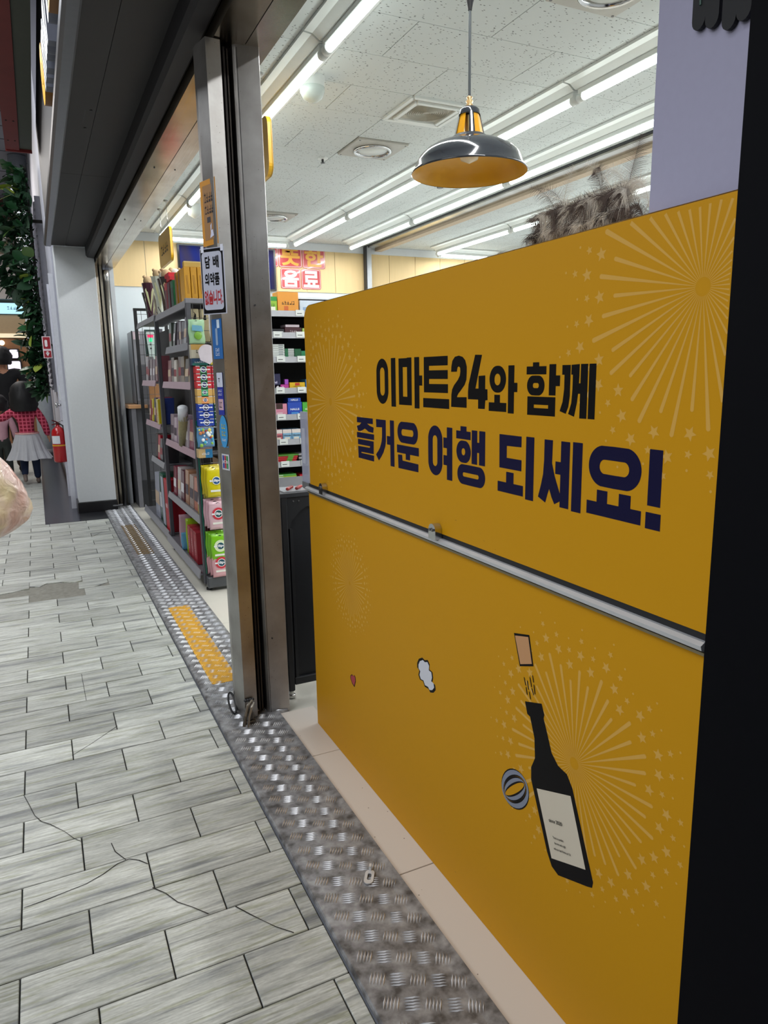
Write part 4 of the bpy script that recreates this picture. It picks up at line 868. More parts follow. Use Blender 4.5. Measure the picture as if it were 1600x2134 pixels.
for k in range(8):
    z1 = 1.305 - .0418 * k; z0 = z1 - .0398
    t = carton('mint_box', '%s mint box, %s in the left stack' % (cn_[cols[k][0]], order[k]), 'mint box', .806, .892, 4.06, 4.125, z0, z1, cols[k][0], 'mint boxes stacked on the rack end', band=[(cols[k][1], .28, .72, 0, 1), ('e8eaec', 0.02, .98, .93, 1.0)])
    emblem(t, .849, 4.06, (z0 + z1) / 2, .0165 if k not in (3, 4) else .011, 'eef0f2', '14205a', 'eclipse', .074 if k not in (3, 4) else .03, .013 if k not in (3, 4) else .007)
    t = carton('mint_box', '%s mint box, %s in the right stack' % (cn_[cols2[k]], order[k]), 'mint box', .8945, .980, 4.06, 4.125, z0, z1, cols2[k], 'mint boxes stacked on the rack end', band=[('e8eaec', 0.02, .98, .93, 1.0)])
    emblem(t, .937, 4.06, (z0 + z1) / 2, .0165 if k not in (3, 4) else .011, 'eef0f2', '14205a', 'eclipse', .074 if k not in (3, 4) else .03, .013 if k not in (3, 4) else .007)
box('box_tray', M('b8c4c8', .1, alpha=.35), .800, .986, 4.052, 4.135, .9625, .968, label='clear tray carrying the two stacks of mint boxes', cat='tray', c=.001)
def pouch(label, x0, x1, z0, z1, y, h, group=None, cat='candy pouch', hole=True, lean=.0, dx=0.0):
    t = thing('candy_pouch', label, cat, ((x0 + x1) / 2, y, z0), group); b = MB(); nx, nz = 8, 10; W_, H_ = x1 - x0, z1 - z0; rg = random.Random(label)
    for s_ in (-1, 1):
        for j in range(nz + 1):
            for i in range(nx + 1):
                fx, fz = i / nx, j / nz; puff = (max(0, 4 * fx * (1 - fx)) ** .5) * (max(0, min(1, (1 - fz) * 1.5) * min(1, fz * 7))) ** .5 * .010
                b.v.append((x0 + W_ * fx + dx * fz + .002 * math.sin(fz * 9) * (1 if i in (0, nx) else 0), y + s_ * (puff + .0008) + rg.uniform(-1, 1) * .0012 * (0 < i < nx) + lean * fz, z0 + H_ * fz))
    k = (nx + 1) * (nz + 1)
    for j in range(nz):
        for i in range(nx):
            a = j * (nx + 1) + i; b.face((a, a + 1, a + nx + 2, a + nx + 1)); b.face((k + a, k + a + nx + 1, k + a + nx + 2, k + a + 1))
    for j in range(nz): a = j * (nx + 1); b.face((a, a + nx + 1, k + a + nx + 1, k + a)); a += nx; b.face((a, k + a, k + a + nx + 1, a + nx + 1))
    for i in range(nx): a = nz * (nx + 1) + i; b.face((a, a + 1, k + a + 1, k + a)); a = i; b.face((a, k + a, k + a + 1, a + 1))
    BODY[t] = b.build('bag', M(h, .28, var=.10, scale=18, coat=.3), t, True)
    if hole:
        b = MB(); xc = (x0 + x1) / 2 + dx; b.prism([(xc - .012, z1 - .012), (xc + .012, z1 - .012), (xc + .010, z1 - .008), (xc, z1 - .005), (xc - .010, z1 - .008)], 'y', y + lean - .003, y + lean - .0022); b.build('hang_hole', M('22262a', .7), BODY[t])
    return t
for lab, h, z0, z1, ring_, disc_, dk in (('yellow', 'd2c410', .565, .745, 'f0f2e8', '18508a', 'bfae10'), ('white and pink', 'd8b4be', .375, .548, 'f4eef0', '10484c', 'c8a0ac'), ('lime green', '7cc41c', .185, .355, 'e8f0d8', '145060', '6cb018'), ('pale pink', 'd8a4ac', .088, .172 + .078, 'f0e6e8', '144a5c', 'c8949c')):
    for q in range(3):
        lb = ('front %s mint pouch hanging on the rack end' if q == 0 else ('second %s mint pouch tucked behind the front one' if q == 1 else 'rearmost %s mint pouch nearest the teal strip')) % lab
        t = pouch(lb, .828 - .010 * q, .932 - .010 * q, z0 - .002 + .007 * q, z1 - .012 + .007 * q, 4.065 + .024 * q, h if q == 0 else dk, 'mint pouches hanging on the rack end')
        if q == 0:
            zc = (z0 + z1) / 2 + .005
            if lab != 'yellow':
                b = MB(); b.poly([(.880 + .036 * math.cos(a), 4.0525, zc + .036 * math.sin(a)) for a in [2 * PI * k / 18 for k in range(18)]]); b.build('printed_circle', M('c83040' if 'pink' in lab else 'dcecc0', .4, var=.03), t)
            emblem(t, .880, 4.052, zc, .024, ring_, disc_, 'eclipse', .078, .020)
            b = MB(); b.poly([(.845, 4.053, z0 + .030), (.915, 4.053, z0 + .030), (.915, 4.053, z0 + .042), (.845, 4.053, z0 + .042)]); b.build('printed_strip', M('e4e6dc', .5), t)
t = pouch('pale green snack pouch hanging at the top of the rack end', .785, .872, 1.425, 1.555, 4.075, 'a6cfa4', cat='snack pouch')
b = MB(); b.prism([(.80, 1.495), (.86, 1.49), (.855, 1.52), (.803, 1.525)], 'y', 4.052, 4.056); b.build('printed_swirl', M('6ba8c0', .4), t); b = MB(); b.ball((.832, 4.057, 1.468), .022, 12, 6, 1, .2); b.build('printed_fruit', M('7bb03c', .4), t, True)
b = MB(); b.tube([(.832, 4.14, 1.60), (.838, 4.11, 1.585), (.835, 4.09, 1.55), (.832, 4.08, 1.545)], .0015, 5); b.build('wire_hook', CHROME, t)
t = pouch('white pouch with red fruit picture half hidden by the blue sticker', .905, .99, 1.40, 1.59, 4.07, 'd9d6d8', cat='snack pouch', lean=0, dx=-.01)
b = MB(); b.ball((.925, 4.052, 1.425), .022, 12, 6, 1, .2); b.ball((.935, 4.05, 1.46), .012, 10, 6, 1, .2); b.build('printed_fruit', M('b02c34', .4), t, True)
text('~3', M('c04048', .5), (.915, 4.047, 1.51), (1, 0, 0), (0, 0, 1), .04, .018, t, 'lettering', .02)
for k in range(3):
    x_ = .80 + .055 * k; t = thing('snack_stick_pack', 'beige snack pack behind the top wires, %s' % ('left', 'middle', 'right')[k], 'snack', (x_ + .025, 4.20, 1.56), 'beige packs behind the top of the grid')
    MB().box(x_ + .02, x_ + .068, 4.17, 4.22, 1.4385, 1.62, .004).build('box', M('c9bb94', .5, var=.1), t); b = MB(); b.prism([(x_ + .035, 1.56), (x_ + .045, 1.60), (x_ + .05, 1.59), (x_ + .052, 1.56)], 'y', 4.1685, 4.1692); b.build('printed_mark', INK, t)
t = thing('round_price_tag', 'round translucent white hang tag over the rack grid', 'tag', (.868, 4.03, 1.32))
b = MB(); P_ = [(.868 + .046 * math.cos(a), 1.375 + .045 * math.sin(a)) for a in [math.radians(-25 + 230 * k / 20) for k in range(21)]] + [(.830, 1.335), (.855, 1.325), (.88, 1.312), (.90, 1.33)]
b.prism(P_, 'y', 4.030, 4.032); b.build('disc', M('d4ccd4', .3, alpha=.85), t); b = MB(); b.tube([(.868, 4.032, 1.40), (.868, 4.14, 1.42)], .002, 5); b.build('stem', M('c8ccd0', .3), t)
t = carton('snack_carton', 'beige carton with orange top behind the round tag', 'carton', .792, .872, 4.075, 4.128, 1.346, 1.422, 'b9b3a0', band=[('b8924a', 0, 1, .62, 1)], txt='~2', th='1a1a1e', tw=.3, thh=.22)
t = carton('snack_carton', 'dark blue and teal carton just above the mint boxes', 'carton', .794, .878, 4.07, 4.128, 1.308, 1.345, '143a5c', band=[('1c6a60', 0, 1, 0, .35)], txt='~7', th='e8eef4', tw=.7, thh=.25)
carton('snack_carton', 'green pack with white and yellow lettering behind the tag', 'carton', .885, .975, 4.075, 4.128, 1.3065, 1.40, '24502c', band=[('d8c840', .1, 1, .05, .3)], txt='~5', th='e8f0e8', tw=.8, thh=.2)
# blue flowery bag
t = pouch('busy blue white and green candy bag with cartoon-like fruit colours', .79, .885, .855, .965, 4.065, '5c8cb8', cat='candy bag', hole=False)
rg = random.Random(5)
for k in range(26):
    b = MB(); x_, z_ = rg.uniform(.80, .878), rg.uniform(.865, .957); b.ball((x_, 4.05, z_), rg.uniform(.005, .011), 8, 5, 1, .3); b.build('printed_blob', M(rg.choice(['e8eef0', 'e8eef0', '2c5ca0', '8cb848', 'c07848', 'd8d060', '40a0c8', 'a03828']), .35), t, True)
t = carton('snack_carton', 'tan and blue carton between the busy bag and the yellow pouches', 'carton', .793, .872, 4.07, 4.128, .792, .842, 'b89c6c', band=[('206a98', .5, 1, 0, 1)], txt='~5', th='e8eef4', tw=.5, thh=.25)
for k, (z0_, h_) in enumerate(((.108, 'b88050'), (.4265, 'a87848'), (.598, 'c09060'))):
    carton('brown_carton', 'brown cardboard carton behind the grid, %s' % ('lowest', 'middle', 'upper')[k], 'carton', .93, .99, 4.18, 4.35, z0_, z0_ + .17, h_, 'brown cartons behind the wire grid')
# top of the rack: tall biscuit boxes and wrapped bouquets
for k in range(4):
    x_ = .800 + .037 * k
    t = carton('biscuit_stick_box', 'tall yellow biscuit box on top of the rack, %s from the left' % ('first', 'second', 'third', 'fourth')[k], 'biscuit box', x_, x_ + .033, 4.17, 4.29, 1.657, 1.843, 'd89c1c', 'tall yellow biscuit boxes')
    b = MB()
    for d in (.010, .016): b.poly([(x_ + d, 4.169, 1.80), (x_ + d + .0015, 4.169, 1.80), (x_ + d + .006, 4.169, 1.70), (x_ + d + .0045, 4.169, 1.70)])
    b.build('printed_lines', M('7a4a10', .5), t)
carton('biscuit_stick_box', 'yellow biscuit box lying flat across the upright ones', 'biscuit box', .805, .96, 4.18, 4.22, 1.8440, 1.875, 'd8b050', 'tall yellow biscuit boxes', band=[('e8cc80', 0, 1, .8, 1)])
for k in range(2): carton('biscuit_stick_box', 'yellow biscuit box side on at the rear of the row, %s' % ('near', 'far')[k], 'biscuit box', .802, .90, 4.315 + .10 * k, 4.375 + .10 * k, 1.657, 1.845, 'a8781c', 'tall yellow biscuit boxes', face='-x', band=[('8a5a18', .1, .9, .05, .9)])
for k, (y_, h_, d_, l_, s_) in enumerate(((4.56, '15603c', '143424', 'dark green', 'Pepero'), (4.68, '501828', '3a1820', 'dark maroon', 'Pepero'), (4.78, 'b81c2c', '5a1420', 'red', 'Pepero'))):
    t = carton('biscuit_box', 'tall %s biscuit box beside the yellow boxes' % l_, 'biscuit box', .805, .90, y_, y_ + .09, 1.657, 1.82 + .005 * k, h_, face='-x', band=[(d_, .05, .95, .0, .75)])
for k, (y_, z_) in enumerate(((4.70, 1.832), (4.76, 1.858))): carton('chocolate_box', 'small bright red box lying on top of the biscuit boxes, %s' % ('lower', 'upper')[k], 'biscuit box', .81, .91, y_ - .02 - .02 * k, y_ + .10, z_ + .003, z_ + .027, 'd0182c', 'red boxes lying on top')
def bouquet(x, y, label, wrap, h, bear=True):
    t = thing('candy_bouquet', label, 'bouquet', (x, y, 1.657), 'wrapped candy bouquets on the rack top')
    b = MB(); b.lathe([(.018, 1.657), (.022, 1.74), (.030, 1.80 + h * .3), (.050, 1.85 + h), (.044, 1.83 + h)], x, y, 9); b.build('wrapping', M(wrap, .25, var=.15, scale=40), t)
    b = MB(); b.prism([(x - .032, 1.80 + h), (x, 1.73), (x + .032, 1.80 + h), (x + .018, 1.825 + h), (x, 1.775), (x - .018, 1.825 + h)], 'y', y - .034, y - .032); b.build('paper_collar', M('cfcfa0', .5, var=.1), t)
    if bear:
        b = MB(); b.ball((x, y, 1.865 + h), .036, 14, 10); b.ball((x, y - .026, 1.858 + h), .013, 8, 6); b.build('bear_head', M(('d8c8a8', 'c8ab84', 'e0dcd0')[int(y * 100) % 3], .8, var=.15, scale=60), t, True)
        for s_ in (-1, 1):
            b = MB(); b.ball((x + .026 * s_, y, 1.895 + h), .012, 8, 6); b.build('bear_ear', M('b89a74', .8), t, True)
    b = MB(); b.tube([(x - .02, y - .035, 1.74), (x + .0, y - .036, 1.70)], .003, 5); b.build('ribbon', BLACK, t)
BQ = (('4a4440', 'with a beige bear, next to the red boxes'), ('d0d0b0', 'in pale paper, second from the red boxes'), ('c8cca8', 'in pale paper, third from the red boxes'), ('5a4c44', 'with a bear, in brown wrapping'), ('d4d8c8', 'with a white bear, tallest of the row'), ('8c7c70', 'in taupe wrapping, middle of the row'), ('4c2c38', 'in plum wrapping near the rack end'), ('c4b8a4', 'in cream wrapping, third from the far end'), ('6c6460', 'in grey wrapping with a light bear'), ('4c4848', 'in dark wrapping at the far end'))
for k, (wr, l_) in enumerate(BQ):
    bouquet(.835 + .05 * (k % 2) + .03 * (k % 3), 4.93 + .135 * k, 'wrapped candy bouquet ' + l_, wr, (.03, .055, .05, .07, .10, .06, .085, .09, .10, .06)[k])
# side shelves: leaning packs
def row(z, y0, y1, cols_, hgt, what, grp, d=.80, seed=0, lean=.02, dep=.09):
    rg = random.Random(seed); n_ = len(cols_); st = (y1 - y0) / n_
    nm = ('nearest', 'second nearest', 'third nearest', 'fourth nearest', 'fifth nearest', 'sixth nearest', 'seventh nearest', 'farthest')
    for k, h in enumerate(cols_):
        ya = y0 + st * k + .004; yb = ya + st * rg.uniform(.72, .9); hh = hgt * rg.uniform(.82, 1.0); xa = d + .012 + rg.uniform(0, .012)
        t = thing(what.replace(' ', '_'), '%s %s on the %s' % (nm[min(k, 7)], what, grp), what.split()[-1], (xa, ya, z), what + ' row on the ' + grp)
        b = MB(); l = lean * rg.choice((-1, 1, .5)); b.box(xa, xa + dep, ya, yb, z + .0015, z + hh, .002); tp = rg.choice((1, .35, .6, 1)); b.v = [(xa + (p[0] - xa) * (1 - (1 - tp) * max(0, (p[2] - z) / hh - .2)) + .012 * (p[2] - z) / hh, p[1] + l * (p[2] - z) / hh * .6, p[2]) for p in b.v]; b.build('pack', M(h, .3, var=.18, scale=50, coat=.3), t)
        h2 = rg.choice(('d8d4d8', '8c3c44', '443844', 'c8b098')); b = MB(); z2 = z + hh * .3; z3 = z + hh * .6
        b.v = [(xa - .0012 + .012 * (zz - z) / hh, yy + l * (zz - z) / hh * .6, zz) for yy, zz in ((yb - .006, z2), (ya + .006, z2), (ya + .006, z3), (yb - .006, z3))]; b.face((0, 1, 2, 3)); pk_ = t.children[0]; b.build('printed_panel', M(h2, .4, var=.1), pk_)
        text('~%d' % rg.choice((2, 3, 4)), M(rg.choice(('2a2228', 'e8e0dc', '8c2030')), .5), (xa - .002 + .009, yb - .010, z3 - .03), (0, 0, -1), (0, -1, 0), hh * .2, (yb - ya) * .4, pk_, 'lettering', .01, .002)
row(1.425, 4.22, 4.90, ['5c5058', '8c8890', '4c4048', '7c7078', '6c6068', '3c3a3e', '505a50'], .17, 'silver wrapped pack', 'top inner shelf', seed=1, lean=.06)
row(1.205, 4.22, 5.10, ['8c7a5c', '3a3432', '7c6c58', '503434', 'c8c0b4', '6c5c54', '8a5a5c'], .17, 'biscuit pack', 'middle shelf of the near rack', seed=2, lean=.05)
row(.81, 4.22, 5.15, ['a898a4', '8c5064', 'b8acb4', '9c8c98', 'c4b8c0', 'b4a0ac', '988890'], .20, 'striped candy box', 'pink-lipped shelf', seed=3, lean=.03)
row(.425, 4.22, 5.20, ['a8a040', 'b86c54', 'a08c84', 'a87c60', '5a2834', 'b4a8a8', '7a2c3c'], .24, 'tall gift box', 'fourth shelf', seed=4, lean=.0)
row(1.212, 5.56, 6.16, ['6c3c44', '8c8088', 'a09498', '5c4c54', 'c8c4c8'], .20, 'fan shaped pack', 'far rack middle shelf', seed=5, lean=.03)
row(.90, 5.48, 6.10, ['20306c', 'a04454', 'b06c50', '303450', 'c8b830', '8c2c3c'], .20, 'glossy snack pack', 'far rack lower shelf', seed=6, lean=.01)
row(.615, 5.42, 5.96, ['2c2c30', '48484c', 'b01c30', '3c3030'], .20, 'dark gift pack', 'far rack bottom shelf', seed=7, lean=.04)
row(.105, 5.70, 6.2, ['15402c', 'a4a8b8'], .40, 'upright carton', 'base of the far rack', d=.80, seed=8, lean=0, dep=.12)
t = carton('gift_box', 'tall red gift box standing on the base shelf', 'gift box', .80, .92, 5.36, 5.52, .1065, .50, 'b01a2c', face='-x', txt='mini', th='e8d0d4', tw=.5, thh=.1)
t = carton('gift_box', 'tall green and white box beside the red one on the base shelf', 'gift box', .80, .92, 5.535, 5.68, .108, .52, '14503c', face='-x', band=[('a8acbc', .15, .95, .04, .95)])
for k in range(3):
    t = carton('cookie_box', 'dark red cookie box low on the base shelf, %s' % ('nearest', 'middle', 'farthest')[k], 'cookie box', .80, .90, 4.36 + .10 * k, 4.45 + .10 * k, .097, .30, '8c1826', 'dark red cookie boxes low on the rack', face='-x', band=[('a8303c', .12, .88, .12, .9)])
    text('~7', M('e8d8d8', .5), (.7985, 4.40 + .10 * k, .15), (0, 0, 1), (0, 1, 0), .09, .02, t, 'lettering', .02)
t = pouch('lime green snack bag slumped behind the dark red boxes', .80, .93, .097, .33, 4.70, '98b820', cat='snack bag', hole=False); t = pouch('pink and white snack bag with cartoon print on the base shelf', .785, .87, .097, .33, 4.86, 'b8909c', cat='snack bag', hole=False)
t = pouch('light blue snack bag in front of the pink one', .78, .85, .097, .22, 4.79, '5c98c0', cat='snack bag', hole=False)
b = MB(); b.tube([(.812, 4.62, .825), (.800, 4.50, 1.02)], .030, 14); o_ = b.build('candy_tube', M('8c8460', .3, var=.3, scale=60), None, True, label='striped tube of sweets leaning out over the pink-lipped shelf', cat='sweets'); ORG[o_] = Vector(o_.location)
b = MB(); b.tube([(.802, 4.52, .99), (.795, 4.475, 1.062)], .0312, 14); q_ = b.build('white_cap', WHITE, o_, True)
t = thing('yellow_bottle_pack', 'bright yellow upright pack on the far rack lower shelf', 'snack pack', (.81, 5.5, .90)); b = MB(); b.box(.792, .83, 5.44, 5.53, .9015, 1.09, .004); b.build('pack', M('b8a418', .25, coat=.4), t)
# ------------------------------------------------------------------ far counter and appliances
ct = thing('side_counter', 'dark grey counter with pale wood top against the far wall', 'counter', (1.3, 7.4, 0))
box('body', M('54555a', .5, var=.06), .80, 2.2, 7.20, 7.68, .0, .955, ct); box('wood_top', M('c49468', .45, var=.12, scale=10, stretch=(1, 12, 1)), .775, 2.2, 7.17, 7.68, .957, .992, ct, c=.003); box('plinth', DARK, .80, 2.2, 7.19, 7.20, 0, .26, ct)
box('edge_trim', FRL, .80, .84, 7.185, 7.20, 0, .955, ct)
ap = thing('water_dispenser', 'grey water dispenser standing on the side counter', 'dispenser', (.98, 7.4, .992))
box('body', M('8f9096', .4, var=.03), .865, 1.16, 7.24, 7.60, .993, 1.68, ap, c=.008); box('dark_edge', BLACK, .862, .869, 7.236, 7.242, .993, 1.68, ap)
box('alcove', M('5f6066', .5), .89, 1.14, 7.232, 7.241, 1.05, 1.36, ap); box('drip_tray', GREY, .87, 1.15, 7.20, 7.24, .993, 1.03, ap)
box('sticker', M('d8c4cc', .5), .875, .935, 7.236, 7.2395, 1.60, 1.67, ap)
sc_ = thing('display_handset', 'tall white handset device with red display and green light behind the grid', 'device', (1.0, 7.05, 1.0))
b = MB(); b.prism([(.965, 1.64), (.97, 1.66), (1.035, 1.66), (1.04, 1.64), (1.03, 1.45), (1.025, 1.28), (1.015, 1.255), (.995, 1.255), (.985, 1.28), (.98, 1.45)], 'y', 7.02, 7.045); b.build('shell', M('c8d8d4', .3), sc_)
box('red_display', M('e02858', .3, emit=1.0), .978, 1.028, 7.016, 7.019, 1.61, 1.635, sc_); box('green_light', M('30e090', .3, emit=.9), .99, 1.016, 7.016, 7.019, 1.57, 1.60, sc_)
for z_ in (1.545, 1.51):
    b = MB(); b.tube([(1.0, 7.016, z_), (1.0, 7.02, z_)], .008, 10); b.build('button', DARK, sc_)
box('holder', M('2c4440', .5), .955, 1.05, 7.046, 7.055, 1.44, 1.68, sc_); box('stand', M('a8784c', .6), .96, 1.05, 7.05, 7.08, .993, 1.44, sc_); box('stand_foot', M('54555a', .5), .95, 1.06, 7.04, 7.165, .93, .9925, sc_)
# ------------------------------------------------------------------ signs on the back wall
dp = box('wall_screen', M('10121a', .3), 1.42, 2.44, 7.655, 7.688, 2.135, 2.56, label='dark framed blue poster screen on the panelled back wall', cat='screen')
mm, N_, L_, B_ = nodes_of('blue_poster'); B_.inputs['Specular IOR Level'].default_value = .1; tc_ = N_.new('ShaderNodeTexCoord'); wv = N_.new('ShaderNodeTexWave'); wv.inputs['Scale'].default_value = 1.3; wv.inputs['Distortion'].default_value = 6; L_.new(tc_.outputs['Object'], wv.inputs['Vector'])
rp = N_.new('ShaderNodeValToRGB'); rp.color_ramp.elements[0].color = lin('2a2640'); rp.color_ramp.elements[1].color = lin('121c58'); L_.new(wv.outputs['Fac'], rp.inputs['Fac']); L_.new(rp.outputs[0], B_.inputs['Base Color']); B_.inputs['Roughness'].default_value = .75
box('poster', mm, 1.44, 2.42, 7.652, 7.656, 2.15, 2.545, dp)
for k, s_ in enumerate(('따', '뜻', '한', '음', '료')):
    x_ = (2.28, 2.485, 2.755, 2.50, 2.735)[k]; w_ = (.20, .262, .262, .225, .225)[k]; z0, z1 = ((2.385, 2.60) if k < 3 else (2.165, 2.375))
    t = thing('letter_card', 'red card with %s character, %s of the %s row' % ('orange' if k < 3 else 'white', ('leftmost', 'middle', 'rightmost', 'left one', 'right one')[k], 'upper' if k < 3 else 'lower'), 'sign card', (x_ + w_ / 2, 7.685, z0), 'red letter cards on the back wall')
    b = MB(); b.prism(rrect(x_, x_ + w_, z0, z1, .02), 'y', 7.684, 7.689); b.build('card', M('b83c40', .2, var=.05, coat=.5), t)
    b = MB(); R1, R2 = rrect(x_ + .006, x_ + w_ - .006, z0 + .006, z1 - .006, .017), rrect(x_ + .011, x_ + w_ - .011, z0 + .011, z1 - .011, .013); n_ = len(R1)
    b.v = [(p[0], 7.6832, p[1]) for p in R1 + R2]
    for i in range(n_): j = (i + 1) % n_; b.face((i, j, n_ + j, n_ + i))
    b.build('border_line', M('e8c8cc', .4), t); text(s_, M('dca03c' if k < 3 else 'e6e8e8', .3, var=.02), (x_ + .022, 7.683, z0 + .018), (1, 0, 0), (0, 0, 1), w_ - .044, z1 - z0 - .036, t, 'lettering', .035, .0008)
def hang(y0, y1, z0, z1, label):
    t = thing('hanging_sign', label, 'hanging sign', (1.10, (y0 + y1) / 2, z0), 'yellow signs hanging inside the entrance')
    b = MB(); b.prism(rrect(y0, y1, z0, z1, .05, 6), 'x', 1.09, 1.106); b.build('board', M('dca818', .35, var=.03), t)
    b = MB(); b.prism(rrect(y0 + .0, y1 - .0, z0, z1, .05, 6), 'x', 1.107, 1.112); b.build('back_layer', M('b88a18', .4), t)
    for y_ in (y0 + .12, y1 - .12):
        b = MB(); b.tube([(1.10, y_, z1 - .005), (1.10, y_, 2.64)], .002, 5); b.build('wire', CHROME, t); b = MB(); b.lathe([(.02, 2.65), (.018, 2.64), (.003, 2.636)], 1.10, y_, 10); b.build('ceiling_hook', M('a8a8a8', .4), t)
    text('~4', M('2a2010', .5), (1.0895, y1 - .12, z0 + .09), (0, -1, 0), (0, 0, 1), (y1 - y0) - .24, .08, t, 'lettering', .02)
hang(6.15, 6.72, 2.175, 2.44, 'yellow hanging sign farther inside, above the bouquets'); hang(3.45, 4.02, 2.175, 2.44, 'yellow hanging sign nearly edge-on right of the steel column')
# ------------------------------------------------------------------ gum shelving facing the door
gs = thing('gum_shelf', 'black shelf unit with grey price rails full of gum and candy', 'shelf', (2.0, 5.2, 0))
box('back', M('08080a', .8), 1.30, 2.7, 5.36, 5.38, 0, 1.80, gs); box('side', BLACK, 1.28, 1.30, 5.0, 5.38, 0, 1.80, gs); box('side', BLACK, 2.7, 2.72, 5.0, 5.38, 0, 1.80, gs); box('top', WHITE, 1.28, 2.72, 5.22, 5.38, 1.80, 1.815, gs)
RAIL = M('a2a4aa', .35, .2); TIERS = (1.695, 1.545, 1.375, 1.155, .965, .785, .622, .470)
for k, z in enumerate(TIERS):
    box('shelf_board', M('17171b', .5), 1.30, 2.70, 5.02, 5.36, z - .03, z - .02, gs); b = MB(); b.prism([(4.985, z - .042), (4.988, z - .002), (5.0, z - .0), (5.02, z - .02), (5.02, z - .042)], 'x', 1.285, 2.715); b.build('price_rail', RAIL, gs)
    rg = random.Random(k)
    for x_ in ([1.545 + .155 * i + rg.uniform(0, .02) for i in range(4)] if k else [1.72]): box('price_tag', M('d4dad8', .5), x_, x_ + .062, 4.980, 4.986, z - .036, z + .004, gs); box('printed_line', INK, x_ + .01, x_ + .045, 4.9795, 4.9805, z - .022, z - .018, gs)
for z in (.2, .33): box('lower_board', M('17171b', .5), 1.30, 2.70, 5.02, 5.36, z - .03, z - .02, gs)
def sb(k, x0, x1, hgt, h, label, **kw):
    z = TIERS[k] - .019; dep = kw.pop('dep', .12); lift_ = kw.pop('lift', 0)
    return carton(kw.pop('name', 'candy_box'), label, kw.pop('cat', 'candy box'), x0, x1, 5.03, 5.03 + dep, z + lift_, z + lift_ + hgt, h, **kw)
t = sb(0, 1.47, 1.60, .115, '8cb838', 'green and yellow candy bag at the left of the top gum shelf', band=[('2c8c3c', 0, 1, .75, 1), ('e8ecd8', .1, .9, .1, .4)], txt='~5', th='2c7c2c', tw=.7, thh=.15)
t = sb(0, 1.605, 1.76, .150, 'dc9434', 'orange card tray sticking up on the top gum shelf', band=[('c86428', .3, .5, .1, .35)], txt='~5', th='4a3018', tw=.6, thh=.16)
t = sb(0, 1.77, 1.99, .095, 'c4d0dc', 'pale blue and white packs at the right of the top gum shelf', band=[('8ca4c0', .1, .5, .2, .5), ('3c6ca8', .5, .9, .1, .3)])
sb(1, 1.50, 1.545, .055, '4a98d0', 'light blue gum pack at the left end of the second shelf'); sb(1, 1.548, 1.645, .045, '202024', 'black and white gum packs on the second shelf', band=[('c8ccd0', .1, .9, .4, .6)])
sb(1, 1.65, 1.775, .055, '401820', 'dark maroon gum box on the second shelf', band=[('a05c70', .4, .8, .0, .4)], txt='~4', th='e0d0d4', tw=.4, thh=.3); sb(1, 1.655, 1.76, .018, 'c8bcc4', 'grey stick pack lying on the maroon gum box', lift=.0565); sb(1, 1.782, 1.86, .05, 'a8c468', 'green and white gum pack at the right of the second shelf')
for k in range(7): sb(2, 1.515, 1.640, .0145, 'd0d6d4', 'white gum pack with green end in the left stack, %s from below' % ('first', 'second', 'third', 'fourth', 'fifth', 'sixth', 'seventh')[k], lift=.0155 * k, group='left stack of white and green gum', band=[('18804c', 0, .30, 0, 1), ('7c868c', .65, .92, .3, .7)])
for k in range(5): sb(2, 1.643, 1.712, .0145, 'b4bab8', 'grey gum pack with green end in the shorter stack, %s from below' % ('first', 'second', 'third', 'fourth', 'fifth')[k], lift=.0155 * k, group='short stack of grey and green gum', band=[('1c6c44', 0, .35, 0, 1)])
sb(2, 1.716, 1.765, .075, '145a34', 'dark green upright gum box beside the stacks'); sb(2, 1.768, 1.86, .060, '9cc8b4', 'mint and white gum box at the right of the third shelf', band=[('187c50', 0, .35, 0, 1)], txt='~4', th='1c6c48', tw=.4, thh=.25)
t = sb(3, 1.525, 1.660, .042, 'b83c94', 'purple and pink display box of jelly on the fourth shelf', txt='fini', th='f0e8f4', tw=.4, thh=.6, band=[('3c58c0', 0, .12, 0, 1)])
for x_ in (1.525, 1.632): carton('box_flap', 'upright flap of the pink jelly box, %s' % ('left' if x_ < 1.6 else 'right'), 'box flap', x_, x_ + .028, 5.032, 5.06, 1.1785, 1.215, '9c48b8' if x_ > 1.6 else 'c8487c')
sb(3, 1.668, 1.785, .055, 'd8b018', 'yellow jelly box with red label on the fourth shelf', band=[('c03c24', .35, .65, .6, .95), ('f0dc70', .1, .9, .15, .35)], txt='~6', th='7c5c10', tw=.5, thh=.15); sb(3, 1.790, 1.88, .075, '2c68a4', 'blue and white mint box at the right of the fourth shelf', band=[('d8e4ec', .1, .9, .5, .65), ('8cc0dc', .1, .9, .15, .25)]); sb(3, 1.50, 1.60, .12, '1c1c44', 'dark navy box with pale lettering standing behind the jelly', txt='fini', th='c0bcd8', tw=.5, thh=.15, dep=.01)
t = sb(4, 1.525, 1.640, .095, 'd88ca4', 'pink cut-out display box on the fifth shelf', band=[('3c2420', .28, .72, .6, 1.0), ('e8c0cc', .3, .7, .12, .35)])
t = sb(4, 1.645, 1.755, .105, '1c48b4', 'blue candy box with white lettering on the fifth shelf', band=[('4c94dc', .25, .75, .12, .3)], txt='HALLS', th='e8f0f8', tw=.62, thh=.14); t = sb(4, 1.650, 1.748, .028, '2450bc', 'blue candy carton lying on top of the blue box', lift=.1065, txt='HALLS', th='e8f0f8', tw=.55, thh=.5)
t = sb(4, 1.760, 1.86, .100, '4cac3c', 'lime green candy box at the right of the fifth shelf', band=[('a8d89c', .35, .8, .1, .7)], txt='HALLS', th='e8f4e4', tw=.6, thh=.12)
